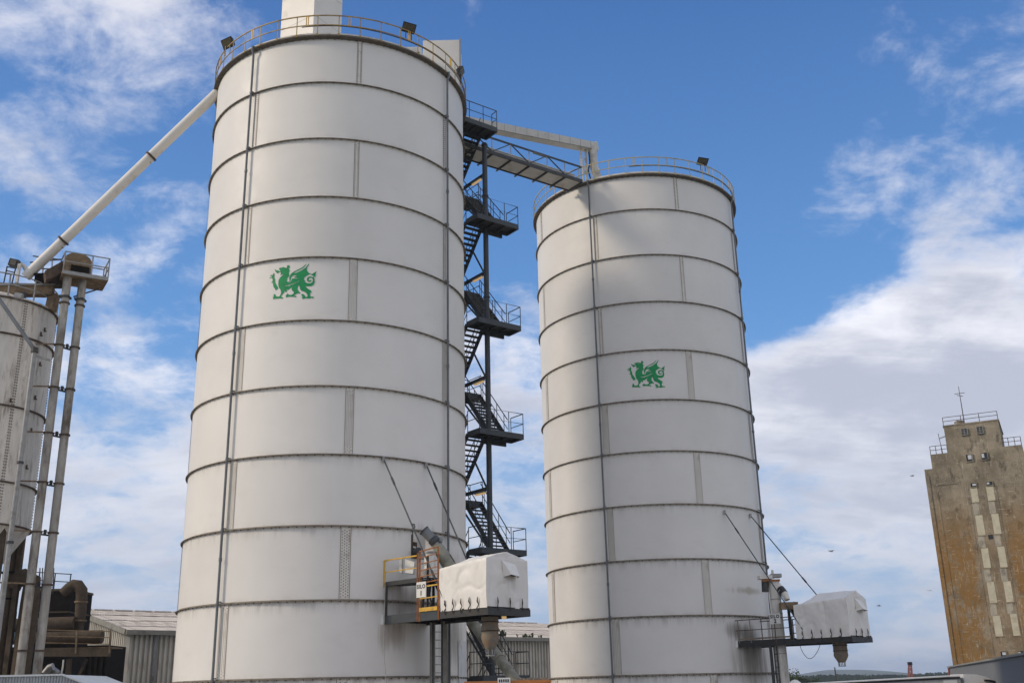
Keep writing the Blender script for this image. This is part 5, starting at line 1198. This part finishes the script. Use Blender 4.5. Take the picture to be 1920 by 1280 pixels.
# weeds growing in the gutter
rnd = random.Random(12); b = MB()
for k in range(330):
    s = rnd.uniform(20, 45); dens = .5+.5*sin(s*1.7)+.4*sin(s*4.3)
    if rnd.random() > dens: continue
    h = rnd.uniform(.15, .5)*(1.2 if 29 < s < 32 else .8); o = SH(s, -.45+rnd.uniform(-.1, .1), EH+.08)
    for j in range(5):
        a = rnd.uniform(0, 2*pi); q = o+Vector((cos(a)*.3*h, sin(a)*.3*h, h*rnd.uniform(.5, 1))); w = Vector((-sin(a), cos(a), 0))*.06
        b.add([o-w*.4, o+w*.4, q+w, q-w+Vector((0, 0, .05))], [(0, 1, 2, 3)])
tag(b.build('gutter_weeds', 'moss', origin=SH(30, 0, EH)), 'green weeds sprouting along the shed gutter between the two silos', 'weeds', kind='stuff')

# ================================================================== CONCRETE TOWER
TH = radians(27); TX, TY = Vector((cos(TH), -sin(TH), 0)), Vector((sin(TH), cos(TH), 0)); T0 = Vector((51.36, 130, 0))
def TP(s, d, z): return T0+TX*s+TY*d+Vector((0, 0, z))
def face(px, py):
    r = ray(px, py); k = (T0.dot(TY))/(r.dot(TY)); p = r*k+Vector((0, 0, EYE)); return (p-T0).dot(TX), p.z
t = thing('concrete_tower', TP(6.2, 7, 0), 'tall grey concrete grain tower with orange lichen and stepped top at the right', 'tower')
def tbox(s0, s1, d0, d1, z0, z1): return MB().obox(TP((s0+s1)/2, (d0+d1)/2, (z0+z1)/2), TX*(s1-s0)/2, TY*(d1-d0)/2, (0, 0, (z1-z0)/2))
tbox(0, 12.4, 0, 13, 0, 28.75).build('main_block', 'concrete', t)
tbox(.95, 11.45, .02, 12, 28.75, 30.55).build('upper_block', 'concrete', t)
tbox(3.0, 9.3, .04, 9, 30.55, 34.0).build('head_block', 'concrete', t)
tbox(.95, 11.45, -.05, .0, 5, 29.0).build('face_slab', 'concrete', t)
for s0, s1 in ((1.15, 1.22), (4.55, 4.66), (7.75, 7.86), (11.1, 11.2)): tbox(s0, s1, -.10, -.05, 4, 27.5 if s0 < 3 or s0 > 9 else 26).build('vertical_joint', 'concrete', t)
tbox(0, .45, -.12, 0, 0, 27.9).build('corner_pilaster', 'concrete', t)
tbox(11.95, 12.4, -.12, 0, 0, 27.9).build('corner_pilaster', 'concrete', t)
tbox(.9, 3.6, -.12, -.05, 26.6, 26.75).build('ledge', 'concrete', t)
tbox(2.9, 9.4, -.02, 9.1, 33.85, 34.02).build('parapet', 'concrete', t)
for i, (x0, x1, y0, y1) in enumerate(((1803, 1813.6, 804, 815), (1832, 1842.5, 800, 812), (1812, 1823, 852, 865), (1840, 1851.5, 849, 861.6), (1820.3, 1831, 905.5, 912.7), (1849.5, 1861, 902.8, 909.5), (1876.6, 1887, 1220.6, 1230), (1909, 1919.5, 1219.8, 1229))):
    sa, za = face(x0, (y0+y1)/2); sb, _ = face(x1, (y0+y1)/2); _, zt = face((x0+x1)/2, y0); _, zb = face((x0+x1)/2, y1)
    w = tbox(sa, sb, -.14, .06, zb, zt); o = w.build('window', 'black' if i > 1 else 'glass', t)
    f = MB()
    for a0, a1, b0, b1 in ((sa-.08, sa, zb-.08, zt+.08), (sb, sb+.08, zb-.08, zt+.08), (sa, sb, zt, zt+.08), (sa, sb, zb-.08, zb)):
        f.obox(TP((a0+a1)/2, -.10, (b0+b1)/2), TX*(a1-a0)/2, TY*.09, (0, 0, (b1-b0)/2))
    f.build('frame', 'concrete' if i > 1 else 'gutter', o)
    if 2 <= i: tbox(sa+.05 if i % 2 else sa+.3*(sb-sa), sa+(sb-sa)*.5 if i % 2 else sb-.05, -.17, -.14, zb+.3*(zt-zb), zt-.08).build('pane', 'whiteclad', o)
    if i < 2:
        for k in (1, 2, 3): tbox(sa+.04, sb-.04, -.17, -.14, zb+(zt-zb)*k/4-.03, zb+(zt-zb)*k/4+.01).build('glazing_bar', 'gutter', o)
        tbox((sa+sb)/2-.03, (sa+sb)/2+.03, -.175, -.14, zb+.03, zt-.03).build('glazing_bar', 'gutter', o)
pan = [((1821, 1834), 913.5, 941), ((1850.5, 1864.5), 910, 938), ((1831, 1845), 965.4, 1003), ((1861.5, 1875), 962.5, 1000.7), ((1842, 1855.5), 1027.3, 1064.3), ((1872.5, 1886.5), 1024, 1063), ((1853, 1867), 1090, 1129.6), ((1884, 1898), 1089, 1128), ((1864, 1878), 1153.7, 1192), ((1897, 1910), 1150, 1191)]
for (x, y0, y1) in pan:
    ym = (y0+y1)/2; sa, _ = face(x[0], ym); sb, _ = face(x[1], ym); _, zt = face((x[0]+x[1])/2, y0); _, zb = face((x[0]+x[1])/2, y1)
    o = tbox(sa, sb, -.075, -.05, zb, zt).build('blocked_opening', 'pane_pale', t)
    tbox(sa-.03, sb+.03, -.12, -.05, zb-.10, zb-.0).build('sill', 'concrete', o)
for (a, c) in zip(pan, pan[2:]):
    if c[1] < a[2]: continue
    sa, z1 = face(a[0][0]+1, a[2]+1.5); sb, _ = face(a[0][1]+1, a[2]+1.5); _, z0 = face(c[0][0]+2, c[1]-.5)
    tbox(sa+.05, sb-.05, -.065, -.05, z0, z1).build('infill_panel', 'infill', t)
s, z = face(1857.5, 1006); tbox(s-.25, s+.25, -.10, 0, z-.25, z+.25).build('vent_hole', 'black', t)
for (s0, s1, z, d) in ((3.0, 9.3, 34.02, .2), (1.0, 3.0, 30.55, .2), (9.3, 11.4, 30.55, .2)):
    b = MB()
    for h in (.55, 1.05): b.beam(TP(s0, d, z+h), TP(s1, d, z+h), .06, .06)
    for k in range(4): q = s0+(s1-s0)*k/3; b.beam(TP(q, d, z), TP(q, d, z+1.05), .06, .06)
    b.build('roof_railing', 'rust', t)
ms = 7.0
b = MB(); b.beam(TP(4.7+.0, 3, 34), TP(4.7, 3, 35), .9, .9); b.build('roof_hatch', 'concrete', t)
an = thing('antenna_mast', TP(5.4, 1, 34), 'thin antenna mast with cross arms on top of the concrete tower', 'antenna')
b = MB(); b.tube([TP(5.4, 1, 34), TP(5.4, 1, 39.0)], [.07, .035], 8); b.build('mast', 'rust', an)
b = MB(); b.beam(TP(4.8, 1, 38.1), TP(6.0, 1, 38.1), .06, .06); b.beam(TP(5.1, .6, 37.8), TP(5.7, 1.4, 37.8), .06, .06); b.build('cross_arm', 'rust', an)
b = MB(); b.tube([TP(2.4, .5, 30.6), TP(2.2, .5, 33.2)], .035, 6); tag(b.build('whip_antenna', 'rust', origin=TP(2.4, .5, 30.6)), 'short whip antenna on the left shoulder of the concrete tower', 'antenna')
b = MB(); b.beam(TP(2.2, .3, 32.5), TP(3.0, .3, 32.7), .12, .12); b.build('side_bracket', 'galv', t)
# low grey building in front of it
t = thing('grey_store', (43, 110, 0), 'low grey clad store building at the foot of the concrete tower', 'store building')
ga, gb = Vector((43.06, 110, 0)), Vector((25.6, 53, 0)); gd = (gb-ga).normalized(); gn = Vector((-gd.y, gd.x, 0)); gn = gn if gn.x > 0 else -gn; GL = (gb-ga).length
b = MB(); b.prism([ga+gn*.1, ga+gn*.1+Vector((0, 0, 4.8)), ga+gn*16+Vector((0, 0, 5.0)), ga+gn*16], gd*GL); b.build('walls', 'greywall', t)
for k in range(int(GL)):
    b = MB(); o = ga+gd*k
    vs = []
    for x, y in ((0, 0), (.1, .04), (.2, .04), (.3, 0), (.5, 0), (.6, .04), (.7, .04), (.8, 0), (.985, 0)): vs += [o+gd*x-gn*y, o+gd*x-gn*y+Vector((0, 0, 4.85))]
    b.add(vs, [(2*i, 2*i+2, 2*i+3, 2*i+1) for i in range(8)])
    if k == 0: src = b.build('wall_sheet', 'greywall', t)
    else: inst(src, t, gd*k)
b = MB(); b.beam(ga-gn*.1+Vector((0, 0, 4.9)), gb-gn*.1+Vector((0, 0, 4.9)), .25, .12); b.build('eaves_trim', 'gutter', t)
b = MB(); o = ga+gd*.2-gn*.09; b.beam(o, o+Vector((0, 0, 4.8)), .14, .2); b.build('corner_trim', 'redrust', t)

# ================================================================== LORRY, FAR THINGS
YT = 75.0; ta, tb = at(1440, 1284.0, YT), at(1799, 1264.6, YT)
t = thing('box_lorry', ((ta.x+tb.x)/2, YT+1.2, 0), 'long dirty white box lorry, only its roof line showing at the bottom right', 'lorry')
sx = (tb-ta).normalized(); uz = Vector((-sx.z, 0, sx.x))
TL = (tb-ta).length
def LP(s, w, h): return ta+sx*s+Vector((0, w, 0))+uz*h
b = MB(); b.obox(LP(TL/2, 1.25, -1.45), sx*TL/2, (0, 1.25, 0), uz*1.35); b.build('box_body', 'trailer', t)
b = MB(); b.obox(LP(TL/2-.0, -.02, -.05), sx*TL/2, (0, .03, 0), uz*.03); b.obox(LP(TL/2, 1.25, -.02), sx*TL/2, (0, 1.25, 0), uz*.02); b.build('white_edge', 'lorrywhite', t)
b = MB(); b.obox(LP(TL/2-.0, -.03, -.16), sx*TL/2, (0, .03, 0), uz*.055); b.build('black_stripe', 'black', t)
b = MB(); b.obox(LP(TL-.7, -.03, -.55), sx*.45, (0, .02, 0), uz*.25); b.build('body_panel', 'lorrywhite', t)
b = MB(); b.obox(LP(TL+.14, 1.25, -1.4), sx*.05, (0, 1.1, 0), uz*1.2); b.build('gap_bulkhead', 'gutter', t)
cx0 = tb.x+.28
b = MB(); pr = [(0, .05), (.3, .06), (.9, .02), (1.5, -.14), (1.95, -.36), (2.3, -.62), (2.35, -2.9), (0, -2.9)]
b.prism([Vector((cx0+x, YT+.05, tb.z+z)) for x, z in pr], (0, 2.3, 0)); cb = b.build('cab', 'lorrywhite', t)
b = MB(); b.prism([Vector((cx0+x, YT-.25, tb.z+z)) for x, z in ((1.35, -.32), (1.7, -.34), (2.25, -.52), (2.55, -.66), (2.5, -.74), (1.6, -.44), (1.35, -.44))], (0, 2.6, 0)); b.build('sun_visor', 'black', cb)
b = MB(); b.prism([Vector((cx0+x, YT+.02, tb.z+z)) for x, z in ((.9, -.9), (2.2, -.9), (2.2, -1.6), (.9, -1.6))], (0, 2.36, 0)); b.build('window', 'glass', cb)
for s in (2, 3.3, 9.5, 12.6):
    c = Vector((ta.x+s if s < 12 else cx0+1.3, YT+.1, .5)); b = MB(); b.tube([c, c+Vector((0, 2.2, 0))], .5, 18); b.build('wheel', 'black', t, smooth=True)

YO = 31.
oa, ob_ = at(872, 1279, YO), at(1032, 1278, YO)
t = thing('orange_trailer', ((oa.x+ob_.x)/2, YO, 0), 'orange trailer side with a small plate, its top rail just in frame below silo one', 'trailer')
b = MB(); b.box(oa.x, ob_.x, YO, YO+2.3, .9, oa.z); b.build('body', 'orangelorry', t)
b = MB(); b.box(oa.x-.03, ob_.x+.03, YO-.03, YO+.07, oa.z-.05, oa.z+.03); b.build('top_rail', 'orangelorry', t)
pa0, pa1 = at(933, 1270, YO), at(957, 1283, YO)
b = MB(); b.box(pa0.x, pa1.x, YO-.07, YO-.035, pa1.z, pa0.z); pl = b.build('plate', 'sign', t)
b = MB(); wp = pa1.x-pa0.x
for k in range(5):
    x = pa0.x+wp*(.1+.17*k); b.box(x, x+wp*.10, YO-.076, YO-.07, pa0.z-.12, pa0.z-.04)
b.build('worn_lettering', 'ink', pl)
for x in (oa.x+.6, ob_.x-.6): b = MB(); b.tube([(x, YO+.1, .45), (x, YO+2.2, .45)], .45, 16); b.build('wheel', 'black', t, smooth=True)
b = MB(); rnd = random.Random(2)
for k in range(60):
    x = rnd.uniform(oa.x+(ob_.x-oa.x)*.6, ob_.x-.1); c = Vector((x, YO+rnd.uniform(.15, .5), oa.z+rnd.uniform(-.02, .05))); r = rnd.uniform(.03, .06)
    b.obox(c, (r, r*.3, 0), (-r*.3, r, 0), (0, .2*r, r))
b.build('heaped_load', 'hopper', t, kind='stuff')
wt = at(1490, 1273, 47)
b = MB(); b.lathe([(0.0, 0), (.12, -.03), (.28, -.16), (.42, -.32), (.50, -3.4)], c=wt, n=14); tag(b.build('white_bulk_bag', 'tarp_white', origin=(wt.x, wt.y, 0), smooth=True), 'white rounded bag top beside the foot of the white column of silo two', 'bag')

def tree_mesh(seed, h, w, n, leaf):
    rnd = random.Random(seed); tr = MB(); cr = MB()
    tr.tube([(0, 0, 0), (0.02*h, 0, h*.35), (0, .02*h, h*.75)], [h*.035, h*.025, h*.01], 7)
    cl = []
    for k in range(9):
        a = rnd.uniform(0, 2*pi); r = w*.5*rnd.uniform(.1, .75); z = h*rnd.uniform(.35, .85); cl.append((r*cos(a), r*sin(a), z, w*rnd.uniform(.2, .34)))
        tr.tube([(0, 0, h*.3), (r*cos(a)*.6, r*sin(a)*.6, z*.85), (r*cos(a), r*sin(a), z)], [h*.014, h*.008, h*.004], 5)
    for k in range(n):
        cx_, cy_, cz_, cr_ = rnd.choice(cl); d = Vector((rnd.gauss(0, 1), rnd.gauss(0, 1), rnd.gauss(0, .8))); d = d.normalized()*cr_*rnd.uniform(.45, 1.05)
        p = Vector((cx_, cy_, cz_))+d
        if p.z < h*.15: continue
        a = Vector((rnd.gauss(0, 1), rnd.gauss(0, 1), rnd.gauss(0, 1))).normalized()*leaf*rnd.uniform(.6, 1.3); c = a.cross(Vector((rnd.gauss(0, 1), rnd.gauss(0, 1), rnd.gauss(0, 1)))).normalized()*leaf*.7
        cr.add([p-a, p+c, p+a, p-c], [(0, 1, 2, 3)])
    return tr, cr
TREES = [(1483, 1251, 46, 150, 'tall olive tree just right of the white column of silo two'), (1503, 1258, 36, 152, 'rounded olive tree, second right of the white column'),
         (1524, 1265, 36, 170, 'low pale green tree, third right of the white column'), (1548, 1270, 22, 420, 'small far tree left of the wooden pole'), (1575, 1268, 12, 430, 'small slim far tree right of the wooden pole'),
         (1585, 1268, 13, 430, 'small round far tree, second right of the wooden pole'), (1616, 1262, 20, 480, 'left one of the dark far tree pair in the middle of the skyline'), (1634, 1262, 20, 480, 'right one of the dark far tree pair in the middle of the skyline'),
         (1652, 1267, 16, 500, 'pale far tree right of the dark tree pair'), (1689, 1264, 20, 480, 'dark far tree just left of the red mast'), (1718, 1261, 18, 480, 'dark far tree just right of the red mast'),
         (1736, 1264, 20, 500, 'low far tree, second right of the red mast'), (1758, 1266, 22, 500, 'low far tree near the grey store')]
for i, (px, py, wpx, Y, lab) in enumerate(TREES):
    top = at(px, py, Y); w = wpx*Y/1800; h = top.z
    tr, cr = tree_mesh(40+i, h, w, 1500 if Y < 200 else 500, w*.035 if Y < 200 else w*.05)
    t = thing('tree', (top.x, Y, 0), lab, 'tree', 'trees on the skyline at right')
    o = tr.build('trunk', 'bark', t, local=True); o = cr.build('crown', 'leaf', t, local=True)
rnd = random.Random(77); b = MB()
for k in range(2600):
    x = rnd.uniform(wx(1440, 620), wx(2000, 620)); h = 4.5+2.5*mnoise.noise(Vector((x*.03, 0, 0)))
    p = Vector((x, 640+rnd.uniform(-6, 6), rnd.uniform(3, 3+h))); a = Vector((rnd.gauss(0, 1), 0, rnd.gauss(0, 1))).normalized()*1.0; c = a.cross(Vector((0, 1, .3))).normalized()*.8
    b.add([p-a, p+c, p+a, p-c], [(0, 1, 2, 3)])
tag(b.build('far_hedgerow', 'leaf', origin=(rnd.uniform(150, 200), 640, 0)), 'dark hedgerow line along the far fields', 'hedge', kind='stuff')
t = thing('red_mast', at(1706, 1268, 300), 'small red lattice mast on the skyline left of the concrete tower', 'mast')
m0, m1 = at(1706, 1290, 300), at(1706, 1243, 300)
b = MB(); m0.z = 0
for sx_ in (-1, 1):
    for sy in (-1, 1): b.beam(m0+Vector((sx_*.7, sy*.7, 0)), m1+Vector((sx_*.3, sy*.3, 0)), .22, .22)
b.build('lattice_leg', 'redrust', t)
b = MB()
for k in range(8):
    f, g2 = k/8, (k+1)/8; r0_, r1_ = .7-.4*f, .7-.4*g2; a = m0.lerp(m1, f); c = m0.lerp(m1, g2)
    b.beam(a+Vector((-r0_, -r0_, 0)), c+Vector((r1_, -r1_, 0)), .16, .16); b.beam(a+Vector((r0_, -r0_, 0)), c+Vector((-r1_, -r1_, 0)), .16, .16)
b.build('lattice_brace', 'redrust', t); b = MB(); b.obox(m1, (.5, 0, 0), (0, .5, 0), (0, 0, .4)); b.build('mast_head', 'darksteel', t)
w_ = at(1565, 1250, 200); b = MB(); b.tube([(w_.x, 200, 0), w_], [.16, .11], 8); tag(b.build('wooden_pole', 'bark', origin=(w_.x, 200, 0)), 'lone dark wooden pole standing in the far field', 'pole')

# gulls
def gull(p, yaw, s, lab):
    t = thing('gull', p, lab, 'bird', 'gulls in flight'); t.rotation_euler = (radians(5), radians(8), yaw); ORG[t.name] = Vector((0, 0, 0))
    b = MB()
    b.tube([(-.22*s, 0, 0), (-.16*s, 0, .0), (-.05*s, 0, .01*s), (.08*s, 0, .01*s), (.17*s, 0, .02*s), (.22*s, 0, .015*s)], [.01*s, .03*s, .055*s, .05*s, .03*s, .008*s], 8); b.build('body', 'gull', t, smooth=True)
    for k in (-1, 1):
        b = MB(); b.prism([(.07*s, 0, .03*s), (.10*s, k*.22*s, .10*s), (.02*s, k*.50*s, .04*s), (-.03*s, k*.24*s, .09*s), (-.05*s, 0, .03*s)], (0, 0, .012*s)); b.build('wing', 'gull', t)
for (px, py, yaw, s, lab) in ((1558, 1033, .3, 1.3, 'gull flying above the tarpaulin of silo two, highest near the silo'), (1648, 1135, -.2, 1.2, 'gull just right of the tarpaulin of silo two'),
                              (1742, 1107, 1.2, .7, 'tiny gull left of the lower part of the concrete tower'), (1710, 892, .1, 1.1, 'gull left of the top of the concrete tower')):
    gull(at(px, py, 62), yaw, s*.55, lab)
